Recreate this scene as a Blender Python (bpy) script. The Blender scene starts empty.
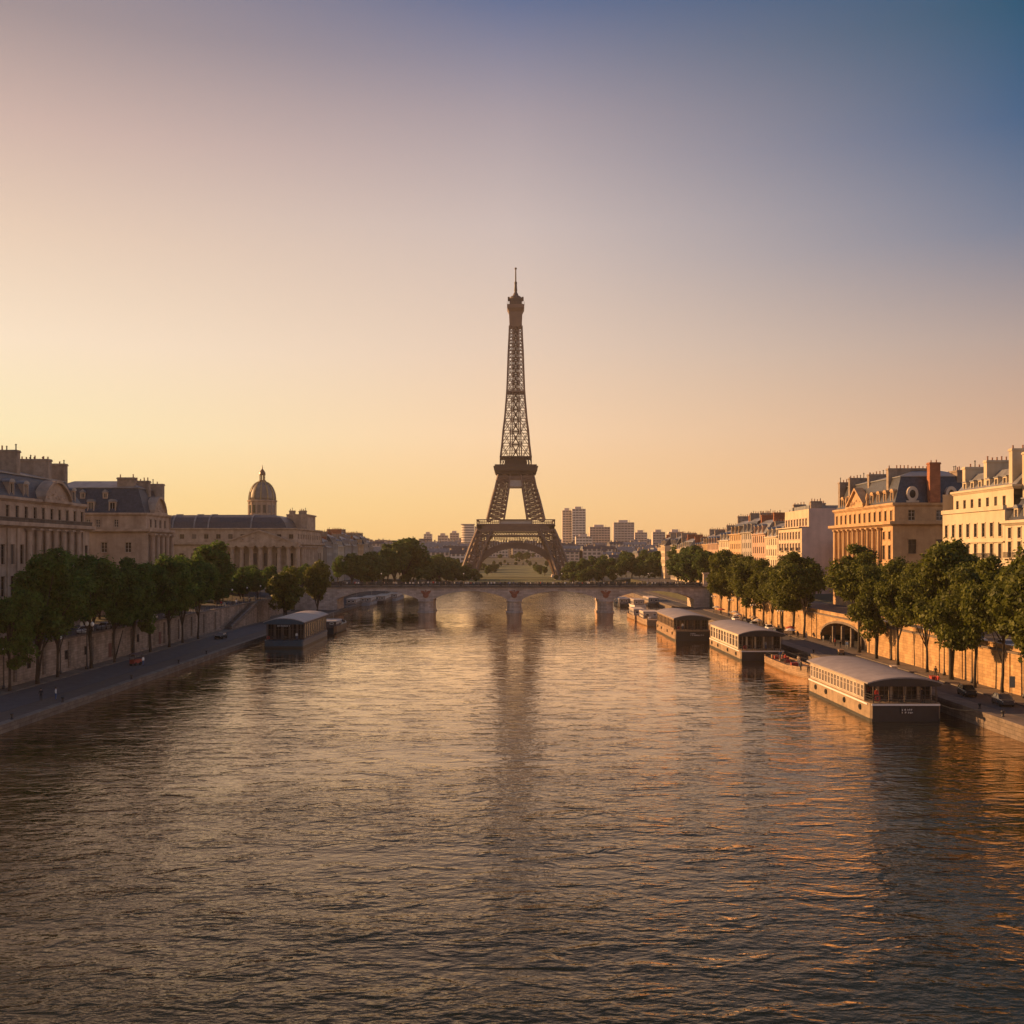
import bpy, bmesh, math, random
import numpy as np
from mathutils import Matrix, Vector
R = math.radians
S = bpy.context.scene
COL = S.collection

# ------------------------------------------------------------------ camera, sky, sun, exposure
CAM_H = 21.4
cam = bpy.data.cameras.new('camera'); camo = bpy.data.objects.new('camera', cam); COL.objects.link(camo)
S.camera = camo
cam.lens = 36; cam.sensor_width = 36; cam.shift_y = 0.0391; cam.clip_start = 0.5; cam.clip_end = 20000
camo.location = (0, 0, CAM_H); camo.rotation_euler = (R(90), 0, 0)

SUN_AZ, SUN_EL = -68.0, 15.5
sd = Vector((math.sin(R(SUN_AZ))*math.cos(R(SUN_EL)), math.cos(R(SUN_AZ))*math.cos(R(SUN_EL)), math.sin(R(SUN_EL))))
sl = bpy.data.lights.new('sun', 'SUN'); sl.energy = 5.0; sl.angle = R(0.6); sl.color = (1.0, 0.52, 0.20)
slo = bpy.data.objects.new('sun', sl); COL.objects.link(slo)
slo.rotation_euler = (-sd).to_track_quat('-Z', 'Y').to_euler()

def lin(c):
    return tuple(((v/255)/12.92 if v/255 <= 0.04045 else (((v/255)+.055)/1.055)**2.4) for v in c)

W = bpy.data.worlds.new('World'); S.world = W; W.use_nodes = True
nt = W.node_tree; nd = nt.nodes; lk = nt.links
def sky():
    bg = nd['Background']
    geo = nd.new('ShaderNodeTexCoord')
    nrm = nd.new('ShaderNodeVectorMath'); nrm.operation = 'NORMALIZE'; lk.new(geo.outputs['Generated'], nrm.inputs[0])
    sep = nd.new('ShaderNodeSeparateXYZ'); lk.new(nrm.outputs[0], sep.inputs[0])
    flat = nd.new('ShaderNodeVectorMath'); flat.operation = 'MULTIPLY'; flat.inputs[1].default_value = (1, 1, 0)
    lk.new(nrm.outputs[0], flat.inputs[0])
    fn = nd.new('ShaderNodeVectorMath'); fn.operation = 'NORMALIZE'; lk.new(flat.outputs[0], fn.inputs[0])
    dot = nd.new('ShaderNodeVectorMath'); dot.operation = 'DOT_PRODUCT'
    dot.inputs[1].default_value = (math.sin(R(SUN_AZ)), math.cos(R(SUN_AZ)), 0); lk.new(fn.outputs[0], dot.inputs[0])
    def ramp(stops):
        r = nd.new('ShaderNodeValToRGB'); e = r.color_ramp.elements
        while len(e) > 1: e.remove(e[-1])
        for i, (p, c) in enumerate(stops):
            el = e[0] if i == 0 else e.new(p)
            el.position = p; el.color = lin(c)+(1,)
        lk.new(sep.outputs[2], r.inputs[0]); return r.outputs[0]
    def mixf(f, a, b):
        m = nd.new('ShaderNodeMix'); m.data_type = 'RGBA'
        if isinstance(f, (int, float)): m.inputs[0].default_value = f
        else: lk.new(f, m.inputs[0])
        lk.new(a, m.inputs[6]); lk.new(b, m.inputs[7]); return m.outputs[2]
    def mr(lo, hi):
        m = nd.new('ShaderNodeMapRange'); m.inputs[1].default_value = lo; m.inputs[2].default_value = hi
        lk.new(dot.outputs['Value'], m.inputs[0]); return m.outputs[0]
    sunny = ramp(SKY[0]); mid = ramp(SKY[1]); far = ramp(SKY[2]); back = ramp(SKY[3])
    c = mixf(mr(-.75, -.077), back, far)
    c = mixf(mr(-.077, .375), c, mid)
    c = mixf(mr(.375, .75), c, sunny)
    sk = nd.new('ShaderNodeTexSky'); sk.sky_type = 'NISHITA'; sk.sun_disc = False
    sk.sun_elevation = R(SUN_EL); sk.sun_rotation = R(SUN_AZ); sk.dust_density = 3
    sc = nd.new('ShaderNodeVectorMath'); sc.operation = 'SCALE'; sc.inputs[3].default_value = 0.1
    lk.new(sk.outputs[0], sc.inputs[0])
    c = mixf(0.02, c, sc.outputs[0])
    lk.new(c, bg.inputs[0]); bg.inputs[1].default_value = 0.62
SKY = [
 [(0, (244, 209, 134)), (0.05, (245, 219, 155)), (0.104, (244, 232, 187)), (0.185, (244, 225, 199)), (0.274, (227, 203, 182)), (0.356, (201, 176, 167)), (0.434, (155, 142, 145)), (0.6, (95, 106, 135)), (1, (60, 85, 120))],
 [(0, (247, 193, 121)), (0.045, (247, 206, 145)), (0.113, (247, 213, 174)), (0.197, (227, 203, 183)), (0.303, (201, 185, 180)), (0.392, (163, 153, 161)), (0.474, (92, 109, 144)), (0.65, (50, 84, 126)), (1, (52, 80, 118))],
 [(0, (235, 174, 118)), (0.045, (231, 178, 133)), (0.104, (209, 171, 142)), (0.185, (176, 159, 152)), (0.274, (113, 125, 147)), (0.356, (58, 96, 133)), (0.434, (14, 82, 114)), (0.6, (20, 70, 112)), (1, (48, 76, 114))],
 [(0, (240, 200, 172)), (0.1, (230, 200, 182)), (0.25, (196, 184, 186)), (0.45, (140, 152, 178)), (1, (74, 100, 138))],  # unseen sky behind the camera, brightened as added fill light
]
sky()
S.view_settings.view_transform = 'Standard'; S.view_settings.look = 'None'
S.view_settings.exposure = 0.75; S.view_settings.gamma = 1

# ------------------------------------------------------------------ materials
def newmat(name):
    m = bpy.data.materials.new(name); m.use_nodes = True
    t = m.node_tree; return m, t, t.nodes['Principled BSDF']
MATS = {}
def mat(name, c, rough=.7, var=.25, scale=.6, metal=0, bump=0, bscale=3, c2=None, block=None, streak=0, spec=None):
    """plain weathered surface: two tones mixed by world-space noise, optional stone courses and rain streaks"""
    if name in MATS: return MATS[name]
    m, t, b = newmat(name); n = t.nodes; l = t.links
    g = n.new('ShaderNodeNewGeometry')
    no = n.new('ShaderNodeTexNoise'); no.inputs['Scale'].default_value = scale; no.inputs['Detail'].default_value = 7; no.inputs['Roughness'].default_value = .65
    l.new(g.outputs['Position'], no.inputs['Vector'])
    rp = n.new('ShaderNodeValToRGB')
    lo = c2 if c2 else tuple(v*(1-var) for v in c); hi = c if c2 else tuple(min(1, v*(1+var)) for v in c)
    rp.color_ramp.elements[0].color = lo+(1,); rp.color_ramp.elements[1].color = hi+(1,)
    rp.color_ramp.elements[0].position = .3; rp.color_ramp.elements[1].position = .7
    l.new(no.outputs[0], rp.inputs[0]); out = rp.outputs[0]
    def mul(a, b_, f=1):
        x = n.new('ShaderNodeMix'); x.data_type = 'RGBA'; x.blend_type = 'MULTIPLY'; x.inputs[0].default_value = f
        l.new(a, x.inputs[6]); l.new(b_, x.inputs[7]); return x.outputs[2]
    hgt = None
    if block:
        sp = n.new('ShaderNodeSeparateXYZ'); l.new(g.outputs['Position'], sp.inputs[0])
        ad = n.new('ShaderNodeMath'); ad.operation = 'ADD'; l.new(sp.outputs[0], ad.inputs[0]); l.new(sp.outputs[1], ad.inputs[1])
        cb = n.new('ShaderNodeCombineXYZ'); l.new(ad.outputs[0], cb.inputs[0]); l.new(sp.outputs[2], cb.inputs[1])
        br = n.new('ShaderNodeTexBrick'); br.inputs['Scale'].default_value = 1
        br.inputs['Brick Width'].default_value = block[0]; br.inputs['Row Height'].default_value = block[1]; br.inputs['Mortar Size'].default_value = block[2]
        br.inputs['Color1'].default_value = (1, 1, 1, 1); br.inputs['Color2'].default_value = (.7, .68, .66, 1); br.inputs['Mortar'].default_value = (.45, .42, .4, 1)
        l.new(cb.outputs[0], br.inputs['Vector']); out = mul(out, br.outputs[0]); hgt = br.outputs[0]
    if streak:
        mp = n.new('ShaderNodeMapping'); mp.inputs['Scale'].default_value = (.5, .5, .05); l.new(g.outputs['Position'], mp.inputs[0])
        n2 = n.new('ShaderNodeTexNoise'); n2.inputs['Scale'].default_value = 1; n2.inputs['Detail'].default_value = 4; l.new(mp.outputs[0], n2.inputs['Vector'])
        r2 = n.new('ShaderNodeValToRGB'); r2.color_ramp.elements[0].position = .3; r2.color_ramp.elements[1].position = .62
        r2.color_ramp.elements[0].color = (.5, .47, .45, 1); r2.color_ramp.elements[1].color = (1, 1, 1, 1)
        l.new(n2.outputs[0], r2.inputs[0]); out = mul(out, r2.outputs[0], streak)
    l.new(out, b.inputs['Base Color']); b.inputs['Roughness'].default_value = rough; b.inputs['Metallic'].default_value = metal
    if spec is not None: b.inputs['Specular IOR Level'].default_value = spec
    if bump:
        n3 = n.new('ShaderNodeTexNoise'); n3.inputs['Scale'].default_value = bscale; n3.inputs['Detail'].default_value = 6; l.new(g.outputs['Position'], n3.inputs['Vector'])
        bu = n.new('ShaderNodeBump'); bu.inputs['Distance'].default_value = bump; l.new(n3.outputs[0], bu.inputs['Height'])
        l.new(bu.outputs[0], b.inputs['Normal'])
    MATS[name] = m; return m

def leafmat(name, c1, c2, trans=.35):
    m, t, b = newmat(name); n = t.nodes; l = t.links
    g = n.new('ShaderNodeNewGeometry'); rp = n.new('ShaderNodeValToRGB')
    rp.color_ramp.elements[0].color = c1+(1,); rp.color_ramp.elements[1].color = c2+(1,)
    no = n.new('ShaderNodeTexNoise'); no.inputs['Scale'].default_value = .45; no.inputs['Detail'].default_value = 3; l.new(g.outputs['Position'], no.inputs['Vector'])
    ma = n.new('ShaderNodeMath'); ma.operation = 'MULTIPLY_ADD'; ma.inputs[1].default_value = .42; ma.inputs[2].default_value = -.38
    l.new(g.outputs['Random Per Island'], ma.inputs[0])
    ad = n.new('ShaderNodeMath'); ad.operation = 'MULTIPLY_ADD'; ad.inputs[1].default_value = 1.35; l.new(no.outputs[0], ad.inputs[0]); l.new(ma.outputs[0], ad.inputs[2])  # lit and shaded clumps put into the leaf colour by noise
    l.new(ad.outputs[0], rp.inputs[0]); l.new(rp.outputs[0], b.inputs['Base Color']); b.inputs['Roughness'].default_value = .6
    b.inputs['Specular IOR Level'].default_value = .3
    tr = n.new('ShaderNodeBsdfTranslucent'); l.new(rp.outputs[0], tr.inputs[0])
    mx = n.new('ShaderNodeMixShader'); mx.inputs[0].default_value = trans
    l.new(b.outputs[0], mx.inputs[1]); l.new(tr.outputs[0], mx.inputs[2]); l.new(mx.outputs[0], n['Material Output'].inputs[0])
    return m

def glassmat(name, c, rough=.06):
    m, t, b = newmat(name); n = t.nodes; l = t.links
    oi = n.new('ShaderNodeObjectInfo'); rp = n.new('ShaderNodeValToRGB')
    rp.color_ramp.elements[0].color = tuple(v*.5 for v in c)+(1,); rp.color_ramp.elements[1].color = tuple(v*7 for v in c)+(1,)
    el = rp.color_ramp.elements.new(.7); el.color = tuple(v*1.2 for v in c)+(1,)     # some panes have drawn curtains behind them
    l.new(oi.outputs['Random'], rp.inputs[0]); l.new(rp.outputs[0], b.inputs['Base Color'])
    b.inputs['Roughness'].default_value = rough; b.inputs['IOR'].default_value = 1.4
    return m

def watermat():
    m, t, b = newmat('river water'); n = t.nodes; l = t.links
    g = n.new('ShaderNodeNewGeometry')
    sp = n.new('ShaderNodeSeparateXYZ'); l.new(g.outputs['Position'], sp.inputs[0])
    # the open reach near the viewer is choppier than the sheltered one before the bridge
    calm = n.new('ShaderNodeValToRGB'); e = calm.color_ramp.elements
    for i, (p, v) in enumerate(((.05, .98), (.10, .56), (.16, .26), (.25, .13), (.35, .10), (.40, .6), (1, .8))):
        el = e[i] if i < 2 else e.new(p)
        el.position = p; el.color = (v, v, v, 1)
    dv = n.new('ShaderNodeMath'); dv.operation = 'DIVIDE'; dv.inputs[1].default_value = 1000; l.new(sp.outputs[1], dv.inputs[0]); l.new(dv.outputs[0], calm.inputs[0])
    gm = n.new('ShaderNodeMapping'); gm.inputs['Scale'].default_value = (.03, .08, 1); l.new(g.outputs['Position'], gm.inputs[0])
    gust = n.new('ShaderNodeTexNoise'); gust.inputs['Scale'].default_value = 1; gust.inputs['Detail'].default_value = 3; l.new(gm.outputs[0], gust.inputs['Vector'])
    gr = n.new('ShaderNodeMapRange'); gr.inputs[1].default_value = .3; gr.inputs[2].default_value = .7; gr.inputs[3].default_value = .5; gr.inputs[4].default_value = 1.5; l.new(gust.outputs[0], gr.inputs[0])
    st = n.new('ShaderNodeMath'); st.operation = 'MULTIPLY'; l.new(calm.outputs[0], st.inputs[0]); l.new(gr.outputs[0], st.inputs[1])
    prev = None
    sq = n.new('ShaderNodeMath'); sq.operation = 'SQRT'; l.new(st.outputs[0], sq.inputs[0])
    for sx, sy, rot, det, dist, ridge in WAVES:
        mp = n.new('ShaderNodeMapping'); mp.vector_type = 'POINT'; mp.inputs['Scale'].default_value = (sx, sy, 1); mp.inputs['Rotation'].default_value = (0, 0, R(rot))
        l.new(g.outputs['Position'], mp.inputs[0])
        no = n.new('ShaderNodeTexNoise'); no.inputs['Scale'].default_value = 1; no.inputs['Detail'].default_value = det; no.inputs['Distortion'].default_value = .5
        l.new(mp.outputs[0], no.inputs['Vector'])
        hs = n.new('ShaderNodeMath'); hs.operation = 'MULTIPLY'; l.new((sq if ridge else st).outputs[0], hs.inputs[1])
        if ridge:      # mostly flat water with scattered steeper wavelets
            rg = n.new('ShaderNodeMapRange'); rg.interpolation_type = 'SMOOTHSTEP'; rg.inputs[1].default_value = .47; rg.inputs[2].default_value = .75
            l.new(no.outputs[0], rg.inputs[0]); l.new(rg.outputs[0], hs.inputs[0])
        else: l.new(no.outputs[0], hs.inputs[0])
        bu = n.new('ShaderNodeBump'); bu.inputs['Distance'].default_value = dist; l.new(hs.outputs[0], bu.inputs['Height'])
        if prev: l.new(prev, bu.inputs['Normal'])
        prev = bu.outputs[0]
    body = n.new('ShaderNodeBsdfDiffuse'); body.inputs[0].default_value = (.014, .018, .011, 1)
    gl = n.new('ShaderNodeBsdfGlossy'); gl.inputs['Color'].default_value = (1, .83, .67, 1); gl.inputs['Roughness'].default_value = .03; l.new(prev, gl.inputs['Normal'])  # warm light of the reflections is tinted into the gloss colour
    fr = n.new('ShaderNodeFresnel'); fr.inputs[0].default_value = WATER_IOR; l.new(prev, fr.inputs['Normal'])
    fk = n.new('ShaderNodeMath'); fk.operation = 'MULTIPLY'; fk.use_clamp = True; fk.inputs[1].default_value = 2.3
    fp = n.new('ShaderNodeMath'); fp.operation = 'POWER'; fp.inputs[1].default_value = 1.3; l.new(fr.outputs[0], fp.inputs[0]); l.new(fp.outputs[0], fk.inputs[0])
    mx = n.new('ShaderNodeMixShader'); l.new(fk.outputs[0], mx.inputs[0]); l.new(body.outputs[0], mx.inputs[1]); l.new(gl.outputs[0], mx.inputs[2])
    l.new(mx.outputs[0], n['Material Output'].inputs[0]); n.remove(b)
    return m
WATER_IOR = 1.36
WAVES = [(.10, .2, 8, 2, .11, 0), (.26, .5, -4, 3, .10, 1), (.42, .8, 9, 2, .135, 0), (.95, 1.7, -10, 2, .080, 0), (2.1, 3.5, 9, 3, .030, 0), (4.4, 6.6, -10, 2, .009, 0)]

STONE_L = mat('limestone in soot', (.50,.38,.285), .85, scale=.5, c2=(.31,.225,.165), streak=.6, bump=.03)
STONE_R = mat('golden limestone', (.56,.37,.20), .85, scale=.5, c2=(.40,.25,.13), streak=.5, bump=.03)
CREAM = mat('cream render', (.52,.435,.31), .8, var=.12, scale=.3, streak=.35)
PINK = mat('pink gable render', (.68,.47,.39), .85, var=.12, scale=.25, streak=.4)
PALE = mat('pale plaster', (.55,.46,.37), .85, var=.2, scale=.3, streak=.4)
SLATE = mat('slate', (.055,.06,.075), .45, var=.4, scale=1.5, block=(.5,.35,.03))
ZINC = mat('zinc sheet', (.20,.205,.22), .4, var=.25, scale=.5, streak=.5)
CHIM = mat('chimney render', (.30,.24,.19), .9, var=.3, scale=.8, streak=.7)
BRICK = mat('red brick', (.42,.16,.075), .85, var=.25, block=(.5,.2,.03))
CLAY = mat('terracotta', (.30,.14,.08), .8)
DARKIRON = mat('dark ironwork', (.025,.025,.028), .5)
FRAMEW = mat('painted window frame', (.45,.40,.34), .6, var=.1)
FRAMED = mat('brown window frame', (.10,.07,.05), .6, var=.1)
GLASS = glassmat('window glass', (.022,.02,.02))
QUAYSTONE = mat('quay coping stone', (.24,.19,.15), .85, scale=.9, c2=(.13,.105,.085), block=(1.6,.5,.03), bump=.04)
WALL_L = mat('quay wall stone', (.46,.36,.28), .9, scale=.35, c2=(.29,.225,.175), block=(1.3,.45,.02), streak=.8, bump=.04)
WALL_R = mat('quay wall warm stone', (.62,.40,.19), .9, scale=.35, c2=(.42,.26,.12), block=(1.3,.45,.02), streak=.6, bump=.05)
BRIDGEST = mat('bridge stone', (.68,.57,.49), .85, scale=.4, c2=(.52,.43,.37), block=(1.6,.6,.02), streak=.5, bump=.03)
ASPHALT = mat('asphalt', (.062,.060,.064), .85, var=.3, scale=.7, bump=.01, bscale=20)
PAVE = mat('worn paving', (.16,.13,.105), .85, var=.3, scale=.5, block=(1.2,1.2,.02))
EARTH = mat('ground earth', (.05,.052,.028), .95, var=.35, scale=.05)
GRASS = mat('lawn grass', (.10,.11,.035), .95, var=.35, scale=.08)
BARK = mat('bark', (.05,.04,.03), .95, var=.4, scale=3, bump=.05, bscale=6)
IRON = mat('tower iron paint', (.185,.118,.088), .6, var=.18, scale=.15)
IRON2 = mat('tower iron dark', (.075,.05,.04), .6, var=.18, scale=.15)
PALEPANEL = mat('pale pavilion glass', (.42,.40,.40), .25, var=.12)
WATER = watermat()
LEAF_L = leafmat('left bank leaves', (.011,.028,.005), (.145,.245,.042), .5)
LEAF_R = leafmat('right bank leaves', (.016,.029,.004), (.190,.205,.024), .4)
LEAF_F = leafmat('distant leaves', (.022,.044,.008), (.125,.185,.034), .4)
LEAF_Y = leafmat('sunny yellow leaves', (.03,.045,.006), (.16,.17,.02), .4)
WHITE = mat('white paint', (.75,.72,.68), .4, var=.06)
BLACK = mat('black paint', (.02,.02,.022), .35, var=.2)
WOODB = mat('boat planking', (.34,.22,.12), .6, var=.3, scale=1.2, block=(3,.3,.03))
HULLD = mat('dark hull paint', (.024,.024,.028), .4, var=.3, scale=.8, streak=.4)
HULLB = mat('blue hull paint', (.02,.06,.10), .4, var=.25, scale=.8)
HULLW = mat('weathered buff hull', (.30,.215,.13), .6, var=.3, scale=.7, streak=.45)
ROOFM = mat('grey roof membrane', (.30,.26,.245), .55, var=.15, scale=.6, streak=.3)
REDP = mat('red paint', (.30,.04,.03), .5, var=.15)
RELIEF = mat('red stone relief', (.30,.12,.07), .8, var=.3, scale=2)
RUBBER = mat('rubber', (.02,.02,.02), .8)
CHROME = mat('wheel alloy', (.4,.4,.42), .3, metal=.8)
LAMPG = mat('white lamp globe', (.85,.82,.76), .3, var=.02)
CLOTHS = {'black': (.02,.02,.025), 'white': (.7,.68,.64), 'red': (.42,.04,.03), 'blue': (.05,.09,.2), 'grey': (.2,.2,.2), 'beige': (.45,.36,.26)}
SKIN = mat('skin', (.45,.28,.2), .6, var=.08)
HAIR = mat('dark hair', (.03,.02,.015), .7)

# ------------------------------------------------------------------ mesh builder and scene-tree helpers
class MB:
    def __init__(s, T=None): s.v = []; s.f = []; s.m = []; s.T = T or Matrix.Identity(4)
    def add(s, pts, faces, m=0):
        b = len(s.v); T = s.T
        s.v += [tuple(T @ Vector(p)) for p in pts]
        s.f += [tuple(b+i for i in f) for f in faces]; s.m += [m]*len(faces); return s
    def quad(s, a, b, c, d, m=0): return s.add([a, b, c, d], [(0, 1, 2, 3)], m)
    def poly(s, pts, m=0): return s.add(pts, [tuple(range(len(pts)))], m)
    def box(s, x0, x1, y0, y1, z0, z1, m=0):
        p = [(x0,y0,z0),(x1,y0,z0),(x1,y1,z0),(x0,y1,z0),(x0,y0,z1),(x1,y0,z1),(x1,y1,z1),(x0,y1,z1)]
        return s.add(p, [(3,2,1,0),(4,5,6,7),(0,1,5,4),(1,2,6,5),(2,3,7,6),(3,0,4,7)], m)
    def frustum(s, x0, x1, y0, y1, z0, z1, i0, i1=None, m=0, bottom=False):
        i1 = i0 if i1 is None else i1
        p = [(x0,y0,z0),(x1,y0,z0),(x1,y1,z0),(x0,y1,z0),(x0+i0,y0+i1,z1),(x1-i0,y0+i1,z1),(x1-i0,y1-i1,z1),(x0+i0,y1-i1,z1)]
        return s.add(p, [(4,5,6,7),(0,1,5,4),(1,2,6,5),(2,3,7,6),(3,0,4,7)]+([(3,2,1,0)] if bottom else []), m)
    def beam(s, p, q, w, m=0, w2=None):
        p = Vector(p); q = Vector(q); d = (q-p)
        if d.length < 1e-6: return s
        d.normalize(); up = Vector((0,0,1)) if abs(d.z) < .95 else Vector((0,1,0))
        a = d.cross(up).normalized(); b = d.cross(a).normalized(); w2 = w if w2 is None else w2
        pts = []
        for c, ww in ((p, w), (q, w2)):
            for sa, sb in ((-1,-1),(1,-1),(1,1),(-1,1)): pts.append(tuple(c+a*sa*ww/2+b*sb*ww/2))
        return s.add(pts, [(3,2,1,0),(4,5,6,7),(0,1,5,4),(1,2,6,5),(2,3,7,6),(3,0,4,7)], m)
    def tube(s, pts, rad, n=8, m=0):
        ring = []; P = [Vector(p) for p in pts]
        for i, p in enumerate(P):
            d = (P[min(i+1, len(P)-1)]-P[max(i-1, 0)]).normalized()
            up = Vector((0,1,0)) if abs(d.y) < .9 else Vector((1,0,0))
            a = d.cross(up).normalized(); b = d.cross(a).normalized()
            r = rad[i] if hasattr(rad, '__len__') else rad
            ring += [tuple(p+a*r*math.cos(2*math.pi*k/n)+b*r*math.sin(2*math.pi*k/n)) for k in range(n)]
        f = [(i*n+k, i*n+(k+1) % n, (i+1)*n+(k+1) % n, (i+1)*n+k) for i in range(len(P)-1) for k in range(n)]
        f += [tuple(reversed(range(n))), tuple((len(P)-1)*n+k for k in range(n))]
        return s.add(ring, f, m)
    def lathe(s, prof, n=16, c=(0,0,0), m=0):
        ring = [(c[0]+r*math.cos(2*math.pi*k/n), c[1]+r*math.sin(2*math.pi*k/n), c[2]+z) for r, z in prof for k in range(n)]
        f = [(i*n+k, i*n+(k+1) % n, (i+1)*n+(k+1) % n, (i+1)*n+k) for i in range(len(prof)-1) for k in range(n)]
        f += [tuple(reversed(range(n))), tuple((len(prof)-1)*n+k for k in range(n))]
        return s.add(ring, f, m)
    def prism(s, poly, y0, y1, m=0):
        """polygon in x,z extruded along y"""
        n = len(poly)
        p = [(x, y0, z) for x, z in poly]+[(x, y1, z) for x, z in poly]
        return s.add(p, [tuple(range(n)), tuple(reversed(range(n, 2*n)))]+[(i, n+i, n+(i+1) % n, (i+1) % n) for i in range(n)], m)
    def loft(s, secs, m=0, cap=True):
        n = len(secs[0]); pts = [p for q in secs for p in q]
        f = [(i*n+k, i*n+(k+1) % n, (i+1)*n+(k+1) % n, (i+1)*n+k) for i in range(len(secs)-1) for k in range(n)]
        if cap: f += [tuple(reversed(range(n))), tuple((len(secs)-1)*n+k for k in range(n))]
        return s.add(pts, f, m)
    def mesh(s, name, mats, smooth=False):
        me = bpy.data.meshes.new(name); me.from_pydata(s.v, [], s.f)
        for x in (mats if isinstance(mats, (list, tuple)) else [mats]): me.materials.append(x)
        me.polygons.foreach_set('material_index', s.m)
        if smooth: me.polygons.foreach_set('use_smooth', [True]*len(s.f))
        bm = bmesh.new(); bm.from_mesh(me); bmesh.ops.recalc_face_normals(bm, faces=bm.faces); bm.to_mesh(me); bm.free()
        me.update(); return me
    def build(s, name, mats, par=None, smooth=False):
        return link(name, s.mesh(name, mats, smooth), par)

def link(name, me, par=None, loc=(0,0,0), rz=0, scale=None):
    o = bpy.data.objects.new(name, me); COL.objects.link(o); o.parent = par
    o.location = loc; o.rotation_euler = (0, 0, rz)
    if scale: o.scale = scale
    return o
def tag(o, label, cat, group=None):
    o['label'] = label; o['category'] = cat
    if group: o['group'] = group
    return o
def thing(name, label, cat, loc=(0,0,0), rz=0, group=None, scale=None):
    o = link(name, None, None, loc, rz, scale); o.empty_display_size = .2
    return tag(o, label, cat, group)
def setting(o, kind='structure'): o['kind'] = kind; return o
KIDS = {}
def kids(o): return [c for c in bpy.data.objects if c.parent == o]
def dup(o, loc, rz=0, label=None, group=None, scale=None, tree=None):
    """copy a thing and its parts; tree = nested list of (part, [sub-parts]) gathered once by family()"""
    r = o.copy(); COL.objects.link(r); r.location = loc; r.rotation_euler = (0, 0, rz)
    if scale: r.scale = scale
    if label: r['label'] = label
    if group: r['group'] = group
    def rec(lst, par):
        for c, sub in lst:
            d = c.copy(); COL.objects.link(d); d.parent = par; rec(sub, d)
    rec(tree, r); return r
def family(o): return [(c, family(c)) for c in kids(o)]
ORD = ['first','second','third','fourth','fifth','sixth','seventh','eighth','ninth','tenth','eleventh','twelfth','thirteenth','fourteenth','fifteenth','sixteenth']
def PX(px, y): return (px-512)*y/1024
def PZ(py, y): return CAM_H+(552-py)*y/1024
# ------------------------------------------------------------------ the setting: ground, river, quays, streets
LX, RX = -60.0, 57.4        # water edges
LW, RW = -76.0, 69.0        # quay walls
ZL, ZR, ZS = 1.0, 1.8, 6.2  # left quay, right quay, street level
def street_z(y):
    if y < 322: return ZS
    if y < 352: return ZS+(9.2-ZS)*(y-322)/30
    if y < 384: return 9.2
    return 9.2-(min(y, 480)-384)/96*3.5
def land_z(x, y):
    if y > 600:
        base = 2.4+max(0, y-830)*.0225
        if abs(x) > 60: base = max(base, street_z(600) if y < 700 else base)
        return base
    if x < LW-.4 or x > RW+11.9: return street_z(y)-.02
    if RW+.5 < x <= RW+11.9: return street_z(y)-.02 if not (199 <= y <= 229) else ZR-.02
    return -3.0
xs = [-1450,-600,-300,-160,LW-.5,LW-.2,-40,0,40,RW+.3,RW+.6,RW+11.8,RW+12.1,160,300,600,1450]
ys = [-150,50,120,198.9,199.1,228.9,229.1,322,337,352,384,420,480,598,602,700,830,1000,1300,1600,2000,2350]
g = MB(); nx = len(xs)
for y in ys:
    for x in xs: g.v.append((x, y, land_z(x, y)))
for j in range(len(ys)-1):
    for i in range(nx-1): g.f.append((j*nx+i, j*nx+i+1, (j+1)*nx+i+1, (j+1)*nx+i)); g.m.append(0)
setting(g.build('ground', EARTH))
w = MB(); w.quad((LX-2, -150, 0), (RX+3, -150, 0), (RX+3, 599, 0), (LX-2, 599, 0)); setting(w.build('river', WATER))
q = MB()
q.box(LX-5, LX, -60, 560, -2.5, ZL-.02); q.box(LX-.9, LX+.18, -60, 560, ZL-.35, ZL+.16)
setting(q.build('left_quay_edge', QUAYSTONE))
q = MB(); q.box(LW, LX-5, -60, 560, -2.5, ZL); setting(q.build('left_quay_roadway', ASPHALT))
q = MB(); q.box(LW+.02, LW+3.4, -60, 560, ZL-.2, ZL+.13); setting(q.build('left_quay_pavement', PAVE))
q = MB(); q.box(RX, RX+3.0, -60, 560, -2.5, ZR-.02); q.box(RX-.18, RX+.8, -60, 560, ZR-.4, ZR+.14)
setting(q.build('right_quay_edge', QUAYSTONE))
q = MB(); q.box(RX+3.0, RW+12, -60, 560, -2.4, ZR); setting(q.build('right_quay_roadway', ASPHALT))
q = MB(); q.box(RW-4, RW-.02, -60, 560, ZR-.2, ZR+.13); setting(q.build('right_quay_pavement', PAVE))
q = MB()
for y0, y1 in ((-60, 322), (322, 352), (352, 384), (384, 480), (480, 598)):
    a, b = street_z(y0), street_z(y1)
    q.quad((LW-13.5, y0, a), (LW-.5, y0, a), (LW-.5, y1, b), (LW-13.5, y1, b))
setting(q.build('left_street', ASPHALT))
q = MB()
for y0, y1 in ((-60, 322), (322, 352), (352, 384), (384, 480), (480, 598)):
    a, b = street_z(y0)+.7, street_z(y1)+.1
    if y0 == -60: b = a
    q.quad((RW+.5, y0, a), (RW+20.5, y0, a), (RW+20.5, y1, b), (RW+.5, y1, b))
setting(q.build('right_street', ASPHALT))
q = MB(); q.box(-90, 110, 599.2, 601, -2, 2.6); setting(q.build('far_embankment', QUAYSTONE))
q = MB()
for y0, y1 in ((640, 830), (830, 1000), (1000, 1060)):
    a, b = land_z(0, y0)+.06, land_z(0, y1)+.06
    q.quad((-30, y0, a), (36, y0, a), (36, y1, b), (-30, y1, b))
setting(q.build('park_lawn', GRASS))

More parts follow.
